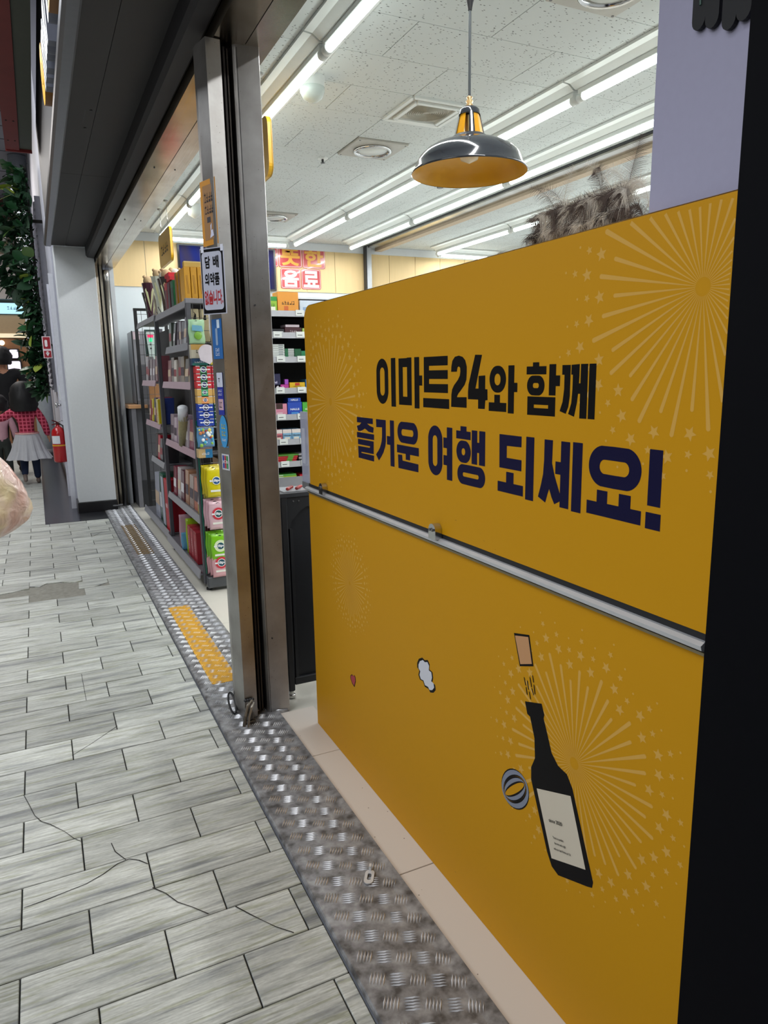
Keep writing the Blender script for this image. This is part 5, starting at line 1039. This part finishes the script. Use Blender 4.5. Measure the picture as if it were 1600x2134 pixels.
for k in range(3): t = sb(5, 1.53 + .070 * k, 1.596 + .070 * k, .088, ('c86c74', '84b4d4', '84b4d4')[k], '%s candy carton with pale lower label, %s on the sixth shelf' % (('pink', 'left')[0] if k == 0 else 'pale blue', ('first', 'second', 'third')[k]), band=[('e4dcd8', .0, 1, .68, 1), ('e8e4d4', .2, .8, .04, .35)], txt='Glucosa', th='2c3444', tw=.85, thh=.12, group='small sugar candy cartons')
for k in range(5): sb(6, 1.535 + .006 * k, 1.690 + .006 * k, .0125, ('c02428', 'b81c28', 'c82c30', 'b82428', '50882c')[k], 'red and green gum pack in the stepped pile, %s from below' % ('first', 'second', 'third', 'fourth', 'fifth')[k], lift=.0135 * k, group='red and green gum pile', band=[('589c34', .5, .78, 0, 1)]); sb(6, 1.715, 1.80, .0125, ('b8b8bc', '2c2c30', 'c4c4c8', '303034', 'a8a8ac')[k], 'silver or black gum pack beside the red pile, %s from below' % ('first', 'second', 'third', 'fourth', 'fifth')[k], lift=.0135 * k, group='black and silver gum pile')
for k in range(5): sb(7, 1.540 - .002 * k, 1.705 - .004 * k, .0135, ('58a040', '60b04c', '4c9c40', 'a0bc38', '58a848')[k], 'green gum pack in the wide lowest pile, %s from below' % ('first', 'second', 'third', 'fourth', 'fifth')[k], lift=.0145 * k, group='green gum pile', band=[('c8dcc0', .1, .35, .2, .8)])
for k in range(4): sb(7, 1.715, 1.78, .0145, 'c01c2c', 'red gum pack in the small lowest pile, %s from below' % ('first', 'second', 'third', 'fourth')[k], lift=.0155 * k, group='red gum pile', band=[('e8d0d4', .5, .8, .2, .8)])
sb(7, 1.785, 1.83, .13, '3c98c0', 'tall light blue box at the right of the lowest visible shelf')
for k in range(6): carton('small_pack', 'small white and yellow pack low behind the black rack, %s' % ('first', 'second', 'third', 'fourth', 'fifth', 'sixth')[k], 'candy pack', 1.45 + .06 * k, 1.50 + .06 * k, 5.03, 5.1, .3105 if k % 2 else .1805, .40 if k % 2 else .26, ('e0dcc8', 'd8c860', 'c8d8dc')[k % 3], 'small packs low on the gum shelf')
# ------------------------------------------------------------------ black counter rack beside the panel
bk = thing('black_counter_rack', 'black metal counter end between steel column and yellow panel', 'counter rack', (1.0, 2.6, 0))
MB_ = M('25272c', .5, var=.08); box('corner_post', MB_, .774, .800, 2.50, 2.53, .03, .815, bk, c=.004); box('end_panel', M('1a1d24', .55), .80, 1.30, 2.512, 2.522, .075, .80, bk)
b = MB(); b.prism([(.800, .800), (.800, .68), (.808, .68), (.815, .71), (.850, .745), (.875, .76), (1.30, .76), (1.30, .80)], 'y', 2.503, 2.511); b.build('notched_fascia', MB_, bk)
box('inner_trim', MB_, .806, .818, 2.502, 2.511, .08, .68, bk); box('bottom_rail', MB_, .80, 1.30, 2.50, 2.53, .055, .085, bk, c=.002); box('counter_top', M('3a3c42', .4), .772, 1.32, 2.498, 2.9, .80, .818, bk, c=.002); box('rear_post', MB_, .774, .80, 2.86, 2.89, .03, .80, bk); box('side_panel', MB_, .776, .784, 2.53, 2.86, .08, .80, bk)
b = MB(); b.tube([(.787, 2.515, .004), (.787, 2.515, .03)], .010, 8).lathe([(.016, .004), (.016, .014), (.001, .016)], .787, 2.515, 10); b.build('foot', CHROME, bk)
for x_ in (.824, .845):
    b = MB(); b.tube([(x_, 2.500, .785), (x_, 2.504, .785)], .003, 6); b.build('rivet', GREY, bk)
tr_ = thing('clear_tray', 'clear plastic tray with red wrapped sweets on the black counter end', 'tray', (.86, 2.56, .818)); box('base', M('c8ccd0', .2, alpha=.6), .79, .92, 2.51, 2.62, .819, .822, tr_)
for k in range(11):
    a = rng.uniform(0, 6); x_ = .812 + .009 * k; y_ = 2.525 + .012 * (k % 4); o_ = MB(); o_.ball((x_, y_, .829), .0065, 8, 6, 1.3, .8); o_.build('wrapped_sweet', M(rng.choice(['a02020', '8c1818', 'b03028']), .3, coat=.4), None, True, label='small red wrapped sweet lying in the clear tray', cat='sweet', group='red sweets in the clear tray')
t = box('acrylic_sheet', M('b0b4c8', .15, alpha=.75, var=.02), .803, .813, 2.262, 2.325, .885, 1.125, label='frosted acrylic sheet standing at the far end of the yellow panel', cat='sheet')
box('printed_frame', M('d4d8e8', .4, alpha=.6), .8015, .8025, 2.28, 2.31, .95, 1.07, t); box('foot_bar', GREY, .803, .813, 2.262, 2.33, .862, .885, t)
cb = thing('checkout_counter', 'checkout counter hidden behind the yellow panels', 'counter', (1.1, 1.5, 0)); box('body', M('8f8a80', .6), .845, 1.35, .84, 2.255, .0, .83, cb); box('worktop', M('c9c4ba', .4), .838, 1.38, .832, 2.258, .831, .858, cb)
# ------------------------------------------------------------------ feathers behind the upper panel
fr = random.Random(11)
ft = thing('feather_ornament', 'fluffy brown and white feather ornament peeking over the yellow panel', 'feather ornament', (.95, .95, .858))
b = MB(); b.tube([(.93, .96, .859), (.93, .96, 1.50)], .008, 10).lathe([(.06, .859), (.06, .87), (.001, .875)], .93, .96, 16); b.build('stand', DARK, ft)
# ostrich feathers: a rachis and fine barbs; the plume leans along the panel
def feather(P0, P1, P2, wid, nb, m, name, drop=.5, w=.00022, curl=.0, sh=Vector((0, 0, 0))):
    P0, P1, P2 = P0 + FOFF + sh, P1 + FOFF + sh, P2 + FOFF + sh
    b = MB(); q = lambda t: P0 * (1 - t) ** 2 + P1 * 2 * t * (1 - t) + P2 * t * t
    pts = [q(i / 12) for i in range(13)]; b.tube(pts, [max(.0002, .0008 * (1 - i / 13)) for i in range(13)], 4)
    view = Vector((.9, .6, .1)).normalized()
    for i in range(nb):
        t = .12 + .86 * i / nb; p = q(t); d = (q(min(1, t + .02)) - q(max(0, t - .02))).normalized(); s0 = d.cross(Vector((fr.uniform(-.4, .4) + .8, .7, fr.uniform(-.2, .2)))).normalized()
        for s in (-1, 1):
            L = wid * (math.sin(PI * min(1, .15 + t * .8)) ** .6) * fr.uniform(.6, 1.1); e = (s0 * s + d * .55).normalized()
            p1 = p + e * L * .5 + Vector((0, 0, curl * L)); p2 = p + e * L + Vector((fr.uniform(-.1, .1) * L, fr.uniform(-.1, .1) * L, -drop * L * fr.uniform(.3, 1.2)))
            prev = None
            for k in range(5):
                u = k / 4; c_ = p * (1 - u) ** 2 + p1 * 2 * u * (1 - u) + p2 * u * u; n = Vector((-.3, .2, .9)) * w * (1.15 - u) if abs(e.z) < .6 else Vector((.5, -.8, 0)) * w * (1.15 - u)
                if prev: b.poly([prev[0], prev[1], c_ + n, c_ - n])
                prev = (c_ - n, c_ + n)
    return b.build(name, m, ft)
FB = M('5d5048', .8, var=.3, scale=40); FW = M('d9d2c4', .8, var=.1); FD = M('2c2624', .8)
V = Vector; FOFF = Vector((0.0, .045, .047))
feather(V((.93, .935, 1.45)), V((.93, .925, 1.51)), V((.93, .897, 1.580)), .028, 80, FB, 'upright_feather', .2, .0004)
feather(V((.93, .885, 1.45)), V((.935, .865, 1.50)), V((.93, .83, 1.52)), .038, 60, FW, 'feather', .5)
feather(V((.905, 1.02, 1.475)), V((.90, 1.06, 1.52)), V((.89, 1.13, 1.53)), .022, 50, FW, 'left_feather', .3)
for k in range(20):
    y = .88 + .0105 * k; feather(V((.905, y, 1.455)), V((.90, y + fr.uniform(-.01, .03), 1.505)), V((.885 - fr.uniform(0, .02), y + fr.uniform(.0, .07), 1.478)), .034, 75, FB if k % 4 else FW, 'feather', 1.0, .00032)
for k in range(10):
    y = .87 + .021 * k; feather(V((.925, y, 1.46)), V((.925, y + .01, 1.515)), V((.915, y + fr.uniform(-.02, .04), 1.50)), .034, 55, FW, 'feather', .7, .00028)
feather(V((.90, 1.05, 1.465)), V((.895, 1.10, 1.49)), V((.885, 1.125, 1.44)), .030, 45, FW, 'feather', .6, .0003)
for k in range(22):
    y = .86 + .0115 * k; feather(V((.905, y, 1.455)), V((.90, y + fr.uniform(-.01, .03), 1.500)), V((.885 - fr.uniform(0, .02), y + fr.uniform(.0, .06), 1.468)), .034, 70, (FB, FW, FD)[k % 3] if k % 6 else FB, 'feather', 1.3, .00034, sh=V((0, 0, -.024)))
for k in range(7):
    y = fr.uniform(.90, 1.10); feather(V((.915, y, 1.47)), V((.91, y + fr.uniform(-.02, .03), 1.53)), V((.90, y + fr.uniform(-.05, .08), 1.53 + fr.uniform(0, .03))), .022, 45, FW if k % 2 else FB, 'feather', .3, .0003)
b = MB(); b.ball((.925, .955, 1.470), .012, 12, 8, 1, 2.6, .8); b.build('dark_core', M('2c2624', .9, var=.3, scale=60), ft, True)
# ------------------------------------------------------------------ arcade behind: ceiling, end wall, lights
ac = box('ceiling', M('787880', .8, var=.06, scale=3), -6.0, .245, -1, 17.0, 4.62, 4.70, kind='structure', loc=(0, 0, 0))
b = MB()
for k in range(30): b.box(-6, .24, -1 + .6 * k, -.99 + .6 * k, 4.612, 4.62)
for k in range(10): b.box(-6 + .6 * k, -5.99 + .6 * k, -1, 17, 4.612, 4.62)
b.build('ceiling_grid', M('55555c', .7), ac, kind='stuff')
we = box('wall_end', M('b9aa95', .8, var=.05), -6.0, .6, 17.0, 17.1, 0, 4.7, kind='structure', loc=(0, 0, 0))
box('wall_street', M('a8a49c', .8), -6.1, -6.0, -1, 17.1, 0, 4.7, kind='structure')
def fx(name, label, m, x0, x1, y0, y1, z0, z1, cat, **k): return box(name, m, x0, x1, y0, y1, z0, z1, label=label, cat=cat, **k)
bm_ = fx('red_brown_bulkhead', 'dark red-brown bulkhead under the arcade ceiling at the far end', M('54302a', .7), -5, .244, 16.0, 16.4, 4.30, 4.61, 'bulkhead')
fx('pale_bulkhead', 'pale grey bulkhead above the blue lit screen', M('a8a29e', .7), -5, .22, 16.0, 16.3, 2.78, 3.60, 'bulkhead')
scn = fx('lit_menu_screen', 'long pale blue lit screen at the far end of the arcade', M('a8dcf4', .3, emit=.85, var=.02), -4.0, .18, 15.95, 16.0, 2.50, 2.70, 'screen')
text('~4', M('5c8494', .5), (-.34, 15.945, 2.58), (1, 0, 0), (0, 0, 1), .2, .06, scn, 'lettering', .02)
fx('beige_fascia', 'beige fascia under the blue lit screen', M('a8916f', .6, var=.06), -5, .22, 16.0, 16.3, 2.05, 2.48, 'fascia')
fx('cream_light_band', 'thin cream light band below the beige fascia', M('f0e2c0', .5, emit=.5), -5, .22, 15.98, 16.0, 2.05, 2.13, 'light band')
fx('brown_shopfront', 'warm brown shopfront at the far end', M('8c6240', .6, var=.25, scale=2), -5, .22, 16.02, 16.3, .0, 2.04, 'shopfront')
for (x0, x1, z0, z1, l_) in ((-.39, -.24, 1.66, 1.82, 'small rounded white lit sign above the other lit sign'), (-.44, -.22, 1.38, 1.60, 'larger white lit sign just above the dark figure')):
    b = MB(); b.prism(rrect(x0, x1, z0, z1, .03), 'y', 15.90, 15.94); o_ = b.build('lit_sign', M('ece4f4', .4, emit=.8, var=.02), None, label=l_, cat='sign'); ORG[o_] = Vector(o_.location)
    bx_ = MB(); bx_.box(x0 - .02, x1 + .02, 15.941, 16.019, z0 - .02, z1 + .02); bx_.build('casing', BLACK, o_)
b = MB(); b.ball((-.50, 15.93, 1.95), .05, 10, 8); b.build('warm_lamp', M('ffe0b0', .4, emit=2.5), None, label='small warm lamp glowing at the far left of the shopfront', cat='lamp')
wc_ = thing('round_white_column', 'round white column above the hanging plants', 'column', (.10, 13.0, 0)); b = MB(); b.tube([(.09, 13.0, 0), (.09, 13.0, 4.61)], .13, 24); b.build('shaft', M('c4ccd4', .5), wc_, True)
b = MB(); b.tube([(.09, 13.0, 0), (.09, 13.0, .12)], .145, 24); b.build('base_ring', GREY, wc_, True)
# ------------------------------------------------------------------ hanging plant panel on the passage wall
pt = thing('plant_panel', 'dense hanging panel of dark green leaves on the passage wall', 'plants', (.10, 9.0, 1.1))
b = MB(); b.box(.110, .140, 8.85, 9.0, 1.10, 3.45).box(.14, .2445, 8.90, 8.93, 1.6, 1.63).box(.14, .2445, 8.90, 8.93, 2.9, 2.93); b.build('backing_frame', M('16140f', .9, var=.4), pt)
pr = random.Random(21); LG = [M('2c5a34', .4, var=.25, scale=20), M('1d3a24', .45, var=.3, scale=20), M('5a7a3a', .4, var=.2, scale=20), M('48604c', .5, var=.3, scale=30), M('8c9c3c', .5, var=.2)]
def leafmesh(kind):
    b = MB(); n = 7; L = 1.0
    for i in range(n):
        t = i / (n - 1); w = (.32 if kind == 0 else .20 if kind == 1 else .42) * math.sin(PI * min(1, .05 + t * .95)) ** .8; 
        if kind == 2 and i % 2: w *= .5
        z = -.25 * t * t; b.v += [(-w, L * t, z + .05), (0, L * t, z), (w, L * t, z + .05)]
    for i in range(n - 1):
        a = i * 3; b.face((a, a + 1, a + 4, a + 3)); b.face((a + 1, a + 2, a + 5, a + 4))
    me = bpy.data.meshes.new('leaf'); me.from_pydata(b.v, [], b.f); me.polygons.foreach_set('use_smooth', [True] * len(b.f)); return me
LM = {}
def bulge(z): return .10 + .24 * max(0, math.sin((z - 1.95) / 1.35 * PI)) * (1 if z > 1.95 else 0) if z > 1.95 else .10 + .08 * max(0, math.sin((z - 1.05) / .9 * PI))
for k in range(290):
    z = pr.uniform(1.08, 3.42); r_ = bulge(z); x = .12 - pr.uniform(.0, r_); kd = pr.choice((0, 0, 1, 2)); c_ = pr.choice((0, 1, 1, 1, 3, 0)) if pr.random() < .93 else pr.choice((2, 4))
    if (kd, c_) not in LM: me = leafmesh(kd); me.materials.append(LG[c_]); LM[(kd, c_)] = me
    o = bpy.data.objects.new('leaf', LM[(kd, c_)]); C.objects.link(o); o.parent = pt; s_ = pr.uniform(.09, .17) * (1.25 if z > 2.2 else 1)
    o.location = (x - .10, pr.uniform(8.74, 8.95) - 9.0, z - 1.1); o.scale = (s_, s_, s_); o.rotation_euler = (pr.uniform(-1.2, .9), pr.uniform(-.8, .8), pr.uniform(.2, 2.9))
b = MB()
for k in range(4200):
    z = pr.uniform(1.08, 3.43); r_ = bulge(z) * .75; x = .13 - r_ * pr.random() ** 1.3; y = pr.uniform(8.80, 9.0); p = V((x, y, z)); d = V((pr.uniform(-1, .4), pr.uniform(-1, 1), pr.uniform(-1, .6))).normalized() * pr.uniform(.03, .06); e = d.cross(V((pr.uniform(-1, 1), pr.uniform(-1, 1), 1))).normalized() * .014
    b.cur = 0 if k % 3 else 1; b.poly([p, p + d * .5 + e, p + d, p + d * .5 - e])
b.build('small_foliage', [LG[1], LG[0]], pt, kind='stuff')
for k in range(9):
    z = 1.3 + .22 * k; b = MB(); b.tube([(.12, 8.88, z), (.0, 8.82, z + .10), (-.05 - .1 * (z > 2), 8.80, z + .02)], .004, 5); b.build('stem', M('5c6438', .6), pt)
for x_, z_, s_ in ((-.20, 2.52, .20), (-.23, 2.35, .18), (-.14, 2.30, .16), (-.10, 2.95, .14), (-.17, 2.75, .17), (-.05, 1.55, .13), (-.06, 1.70, .12)):
    me = LM.get((2, 1)) or LM[(0, 1)]; o = bpy.data.objects.new('leaf', me); C.objects.link(o); o.parent = pt; o.location = (x_ - .06, 8.80 - 9.0, z_ - 1.1); o.scale = (s_,) * 3; o.rotation_euler = (-.9, .3, 1.6 + x_)
# ------------------------------------------------------------------ people
SKIN = M('c08a6c', .6, var=.05)
def person(label, loc, H, rotz, pose, top, bottom, hair, shoe, extra=None, hairlen=.0):
    """one continuous skinned body, clothing and hair as children. Built facing +Y at scale H then turned."""
    X0, Y0, Z0 = loc; root = thing('person', label, 'person', loc); cs, sn = math.cos(rotz), math.sin(rotz)
    T = lambda x, y, z: (X0 + (x * cs - y * sn) * H, Y0 + (x * sn + y * cs) * H, Z0 + z * H)
    hs = pose.get('head', 1 / 7.5); hh = hs / 2; zs = pose.get('sh', .82); zh = pose.get('hip', .52); sw = pose.get('sw', .115)
    J = {'pel': (0, 0, zh, .062), 'waist': (0, 0, zh + .09, .056), 'chest': (0, 0, zs - .07, .066), 'neck': (0, .0, zs + .012, .026), 'neck2': (0, .006, 1 - hs * .98, .026), 'head': (0, .012, 1 - hs * .60, hh * .80), 'crown': (0, .008, 1 - hs * .32, hh * .72)}
    E = [('pel', 'waist'), ('waist', 'chest'), ('chest', 'neck'), ('neck', 'neck2'), ('neck2', 'head'), ('head', 'crown')]
    for s, n in ((-1, 'L'), (1, 'R')):
        kn, an, to = pose['leg' + n]; el, ha = pose['arm' + n]
        J['hip' + n] = (s * .045, 0, zh - .03, .048); J['knee' + n] = (*kn, .033); J['ank' + n] = (*an, .021); J['toe' + n] = (*to, .017)
        J['sh' + n] = (s * sw, 0, zs, .030); J['elb' + n] = (*el, .022); J['wri' + n] = (*ha, .014)
        d = (V(ha) - V(el)).normalized(); pm = V(ha) + d * .028; J['palm' + n] = (*pm, .015)
        E += [('pel', 'hip' + n), ('hip' + n, 'knee' + n), ('knee' + n, 'ank' + n), ('ank' + n, 'toe' + n), ('chest', 'sh' + n), ('sh' + n, 'elb' + n), ('elb' + n, 'wri' + n), ('wri' + n, 'palm' + n)]
        sd = d.cross(V((0, 1, 0))); sd = sd.normalized() if sd.length > .1 else V((1, 0, 0)); fw = sd.cross(d).normalized()
        for i, (o_, L) in enumerate(((-.009, .026), (-.003, .031), (.003, .029), (.009, .023))):
            a = pm + d * .006 + fw * o_; m1 = a + d * L * .55; m2 = m1 + (d * .7 + sd * -.5 * s).normalized() * L * .5
            J['f%d%s' % (i, n)] = (*m1, .0048); J['g%d%s' % (i, n)] = (*m2, .0040); E += [('palm' + n, 'f%d%s' % (i, n)), ('f%d%s' % (i, n), 'g%d%s' % (i, n))]
        th = V(ha) + d * .012 + fw * .018; th2 = th + (d + fw * .4).normalized() * .016; J['t' + n] = (*th, .0052); J['u' + n] = (*th2, .0042); E += [('wri' + n, 't' + n), ('t' + n, 'u' + n)]
    nd = lambda js, dr=0.0, k=1.0: {a: (*T(*J[a][:3]), (J[a][3] * k + dr) * H) for a in js}
    skin(nd(J), E, 'body', SKIN, root)
    # face
    fz = 1 - hs * .5; fy = .012 + hh * .80
    for s in (-1, 1):
        b = MB(); c_ = T(s * hh * .34, fy - hh * .04, fz); b.ball(c_, hh * .10 * H, 8, 6); b.build('eye', INK, root, True)
        b = MB(); c_ = T(s * hh * .84, .012, fz - hh * .06); b.ball(c_, hh * .20 * H, 8, 6, .5, 1, 1.3); b.build('ear', SKIN, root, True)
    b = MB(); b.tube([T(0, fy - hh * .02, fz - hh * .05), T(0, fy + hh * .14, fz - hh * .34), T(0, fy, fz - hh * .40)], hh * .10 * H, 6); b.build('nose', SKIN, root, True)
    b = MB(); b.tube([T(-hh * .24, fy - hh * .06, fz - hh * .62), T(0, fy + hh * .0, fz - hh * .66), T(hh * .24, fy - hh * .06, fz - hh * .62)], hh * .05 * H, 5); b.build('mouth', M('984838', .5), root, True)
    # hair as a shell round the back of the head
    hm = M(hair, .6, var=.35, scale=60); b = MB(); n = 26; m = 13; hr = random.Random(label)
    for i in range(m + 1):
        t = i / m; ph = PI * .5 - t * (PI * .78); zz = 1 - hs * .45 + math.sin(ph) * hh * 1.16 - (max(0, t - .55) * hairlen); rr = hh * 1.12 * max(.12, math.cos(ph * .96)) + (max(0, t - .5) * pose.get('flare', .02))
        for k in range(n):
            a = 2 * PI * k / n; fr_ = math.sin(a); cut = 1.0 if fr_ < .35 or t < .42 else .72
            w_ = 1 + hr.uniform(-.07, .07) + .05 * math.sin(k * 2.4 + i); b.v.append(T(rr * math.cos(a) * w_, .008 + rr * 1.08 * math.sin(a) * w_ * cut - (0 if fr_ < .35 or t < .42 else .01), zz if (fr_ < .35 or t < .42) else 1 - hs * .30))
    for i in range(m):
        for k in range(n): j = (k + 1) % n; b.face((i * n + k, i * n + j, (i + 1) * n + j, (i + 1) * n + k))
    b.face(list(range(n))); b.build('hair', hm, root, True)
    # clothes
    if pose.get('vest'): pass
    ks = ['waist', 'chest', 'shL', 'shR', 'elbL', 'elbR', 'wriL', 'wriR']
    N1 = {a: (*T(*J[a][:3]), (J[a][3] + .017) * H) for a in ks}; N1['hem'] = (*T(0, 0, zh + pose.get('hem', .03)), .066 * H); N1['coll'] = (*T(0, 0, zs + .005), .038 * H)
    ee = [('waist', 'chest'), ('hem', 'waist'), ('chest', 'coll')] + [e for n in 'LR' for e in (('chest', 'sh' + n), ('sh' + n, 'elb' + n), ('elb' + n, 'wri' + n))]
    skin({k: N1[k] for k in ['waist', 'hem', 'chest', 'coll', 'shL', 'shR', 'elbL', 'elbR', 'wriL', 'wriR']}, ee, 'jacket', top, root)
    ks = ['waist', 'pel', 'hipL', 'hipR', 'kneeL', 'kneeR', 'ankL', 'ankR']; N2 = {a: (*T(*J[a][:3]), (J[a][3] + .011) * H) for a in ks}
    skin(N2, [('waist', 'pel'), ('pel', 'hipL'), ('pel', 'hipR'), ('hipL', 'kneeL'), ('kneeL', 'ankL'), ('hipR', 'kneeR'), ('kneeR', 'ankR')], 'trousers', bottom, root)
    for n in 'LR':
        a, t_ = V(T(*J['ank' + n][:3])), V(T(*J['toe' + n][:3])); d = (t_ - a).normalized(); b = MB(); dn = V((0, 0, -.012 * H)) if abs(d.z) < .6 else V((0, 0, 0))
        b.tube([a - d * .022 * H + dn, a + dn, (a + t_) / 2 + dn, t_ + dn, t_ + d * .016 * H + dn], [.020 * H, .026 * H, .025 * H, .022 * H, .008 * H], 12, flat=.8); b.build('shoe', shoe, root, True)
    if extra: extra(root, T, J, H)
    return root
plaid, N_, L_, B_ = nodes_of('red_plaid_knit'); tc_ = N_.new('ShaderNodeTexCoord'); mpp = N_.new('ShaderNodeMapping'); mpp.inputs['Scale'].default_value = (24, 24, 24); L_.new(tc_.outputs['Object'], mpp.inputs[0])
sp = N_.new('ShaderNodeSeparateXYZ'); L_.new(mpp.outputs[0], sp.inputs[0]); ms = []
for ax in ('X', 'Z'):
    f_ = N_.new('ShaderNodeMath'); f_.operation = 'FRACT'; L_.new(sp.outputs[ax], f_.inputs[0]); g_ = N_.new('ShaderNodeMath'); g_.operation = 'LESS_THAN'; g_.inputs[1].default_value = .28; L_.new(f_.outputs[0], g_.inputs[0]); ms.append(g_)
mm_ = N_.new('ShaderNodeMath'); mm_.operation = 'MAXIMUM'; L_.new(ms[0].outputs[0], mm_.inputs[0]); L_.new(ms[1].outputs[0], mm_.inputs[1])
mx_ = N_.new('ShaderNodeMix'); mx_.data_type = 'RGBA'; mx_.inputs['A'].default_value = lin('8c1230'); mx_.inputs['B'].default_value = lin('d85a74'); L_.new(mm_.outputs[0], mx_.inputs['Factor']); L_.new(mx_.outputs['Result'], B_.inputs['Base Color']); B_.inputs['Roughness'].default_value = .85
def girl_extra(root, T, J, H):
    b = MB(); n = 56
    for i, (r, z) in enumerate(((.108, .505), (.128, .44), (.158, .34), (.200, .255))):
        for k in range(n):
            a = 2 * PI * k / n; f = 1 + (.07 if k % 4 < 2 else -.05) * (i / 3); b.v.append(T(r * f * math.cos(a), r * f * .95 * math.sin(a), z + (.006 * math.sin(a * 5) if i == 3 else 0)))
    for i in range(3):
        for k in range(n): j = (k + 1) % n; b.face((i * n + k, i * n + j, (i + 1) * n + j, (i + 1) * n + k))
    b.build('pleated_skirt', M('b8b8bc', .8, var=.05), root)
    b = MB(); n = 24
    for z, r in ((.505, .110), (.52, .110)):
        for k in range(n): a = 2 * PI * k / n; b.v.append(T(r * math.cos(a), r * math.sin(a), z))
    for k in range(n): j = (k + 1) % n; b.face((k, j, n + j, n + k))
    b.build('pale_hem_band', M('e0a8a4', .8), root)
gp = dict(head=.20, sh=.735, hip=.45, sw=.105, hem=.06, flare=.07,
          legL=((-.055, .03, .235), (-.060, -.045, .085), (-.058, -.085, .045)), legR=((.052, .0, .235), (.055, .0, .045), (.058, .07, .022)),
          armL=((-.20, .03, .665), (-.31, .07, .655)), armR=((.165, -.01, .60), (.19, .02, .47)))
person('small child from behind in red plaid cardigan, white pleated skirt and jeans', (-.145, 9.60, 0), 1.20, 0.0, gp, plaid, M('1c2a48', .8, var=.2, scale=30), '0c0a0c', M('7c6c64', .6), girl_extra, .20)
cp = dict(head=.19, sh=.745, hip=.46, sw=.10, hem=.0, legL=((-.05, .02, .24), (-.055, -.01, .045), (-.058, .05, .022)), legR=((.05, -.01, .24), (.055, .03, .045), (.058, .09, .022)), armL=((-.15, 0, .60), (-.16, .03, .48)), armR=((.14, 0, .60), (.15, .03, .48)))
person('smaller child in pale pink top and dark green trousers at the left edge', (-.44, 10.1, 0), 1.05, 0.0, cp, M('c89ca8', .8), M('2a302c', .8), '141012', M('1c1c20', .6))
ap_ = dict(head=.135, sh=.82, hip=.52, legL=((-.05, .02, .28), (-.055, -.02, .04), (-.058, .04, .02)), legR=((.05, -.02, .28), (.055, .04, .04), (.058, .10, .02)), armL=((-.17, .0, .64), (-.16, .03, .50)), armR=((.17, .02, .66), (.20, .0, .54)), hem=-.06)
person('adult in black jacket and dark trousers walking beside the small child', (-.37, 10.9, 0), 1.66, 0.0, ap_, M('0c0c10', .8), M('3a2c20', .8), '0c0a0a', M('141416', .6), None, .02)
np_ = dict(head=.135, sh=.82, hip=.52, legL=((-.05, .02, .28), (-.055, -.02, .04), (-.058, .04, .02)), legR=((.05, -.02, .28), (.055, .04, .04), (.058, .10, .02)), armL=((-.15, .0, .64), (-.15, .03, .50)), armR=((.165, .0, .70), (.185, .02, .63)), hem=-.04)
person('near passer-by mostly outside the left edge, holding a pink plastic bag', (-.56, 2.58, 0), 1.68, 0.0, np_, M('c9c8a8', .8), M('3a3c48', .8), '141012', M('2c2c30', .6))
bg = thing('plastic_bag', 'translucent pink and cream plastic bag carried at the left edge of the picture', 'bag', (-.21, 2.62, .74))
b = MB(); br = random.Random(4); n = 64; m = 34
for i in range(m + 1):
    t = i / m; r = .152 * ((math.sin(PI / 2 * max(.0, t) / .34) ** .6) if t < .34 else math.cos(PI / 2 * (t - .34) / .66 * .95) ** .65)
    for k in range(n):
        a = 2 * PI * k / n; w = 1 + .045 * math.sin(a * 5 + t * 7) + (.02 + .06 * t) * abs(math.sin(a * 6.5 + 2 * math.sin(t * 6))) + br.uniform(-.018, .018); b.v.append((-.215 + r * math.cos(a) * w * 1.02, 2.62 + r * .7 * math.sin(a) * w,   .722 + .325 * t))
for i in range(m):
    for k in range(n): j = (k + 1) % n; b.face((i * n + k, i * n + j, (i + 1) * n + j, (i + 1) * n + k))
bm2, N_, L_, B_ = nodes_of('tinted_plastic_film'); tc_ = N_.new('ShaderNodeTexCoord'); ns = N_.new('ShaderNodeTexNoise'); ns.inputs['Scale'].default_value = 5; ns.inputs['Distortion'].default_value = 1; L_.new(tc_.outputs['Object'], ns.inputs['Vector'])
rp = N_.new('ShaderNodeValToRGB'); e = rp.color_ramp; e.elements[0].position = .35; e.elements[0].color = lin('e2b4a8'); e.elements[1].position = .62; e.elements[1].color = lin('ecdcb4'); x = e.elements.new(.48); x.color = lin('ecd0c6'); L_.new(ns.outputs['Fac'], rp.inputs['Fac']); L_.new(rp.outputs[0], B_.inputs['Base Color']); B_.inputs['Roughness'].default_value = .28; B_.inputs['Coat Weight'].default_value = .5
nb = N_.new('ShaderNodeTexNoise'); nb.inputs['Scale'].default_value = 14; nb.inputs['Distortion'].default_value = 2.5; L_.new(tc_.outputs['Object'], nb.inputs['Vector']); bb = N_.new('ShaderNodeBump'); bb.inputs['Strength'].default_value = .4; bb.inputs['Distance'].default_value = .02; L_.new(nb.outputs['Fac'], bb.inputs['Height']); L_.new(bb.outputs[0], B_.inputs['Normal'])
b.build('film', bm2, bg, True)
b = MB(); b.tube([(-.220, 2.62, 1.04), (-.228, 2.62, 1.07), (-.235, 2.62, 1.11)], [.03, .018, .012], 10); b.build('twisted_neck', bm2, bg, True)
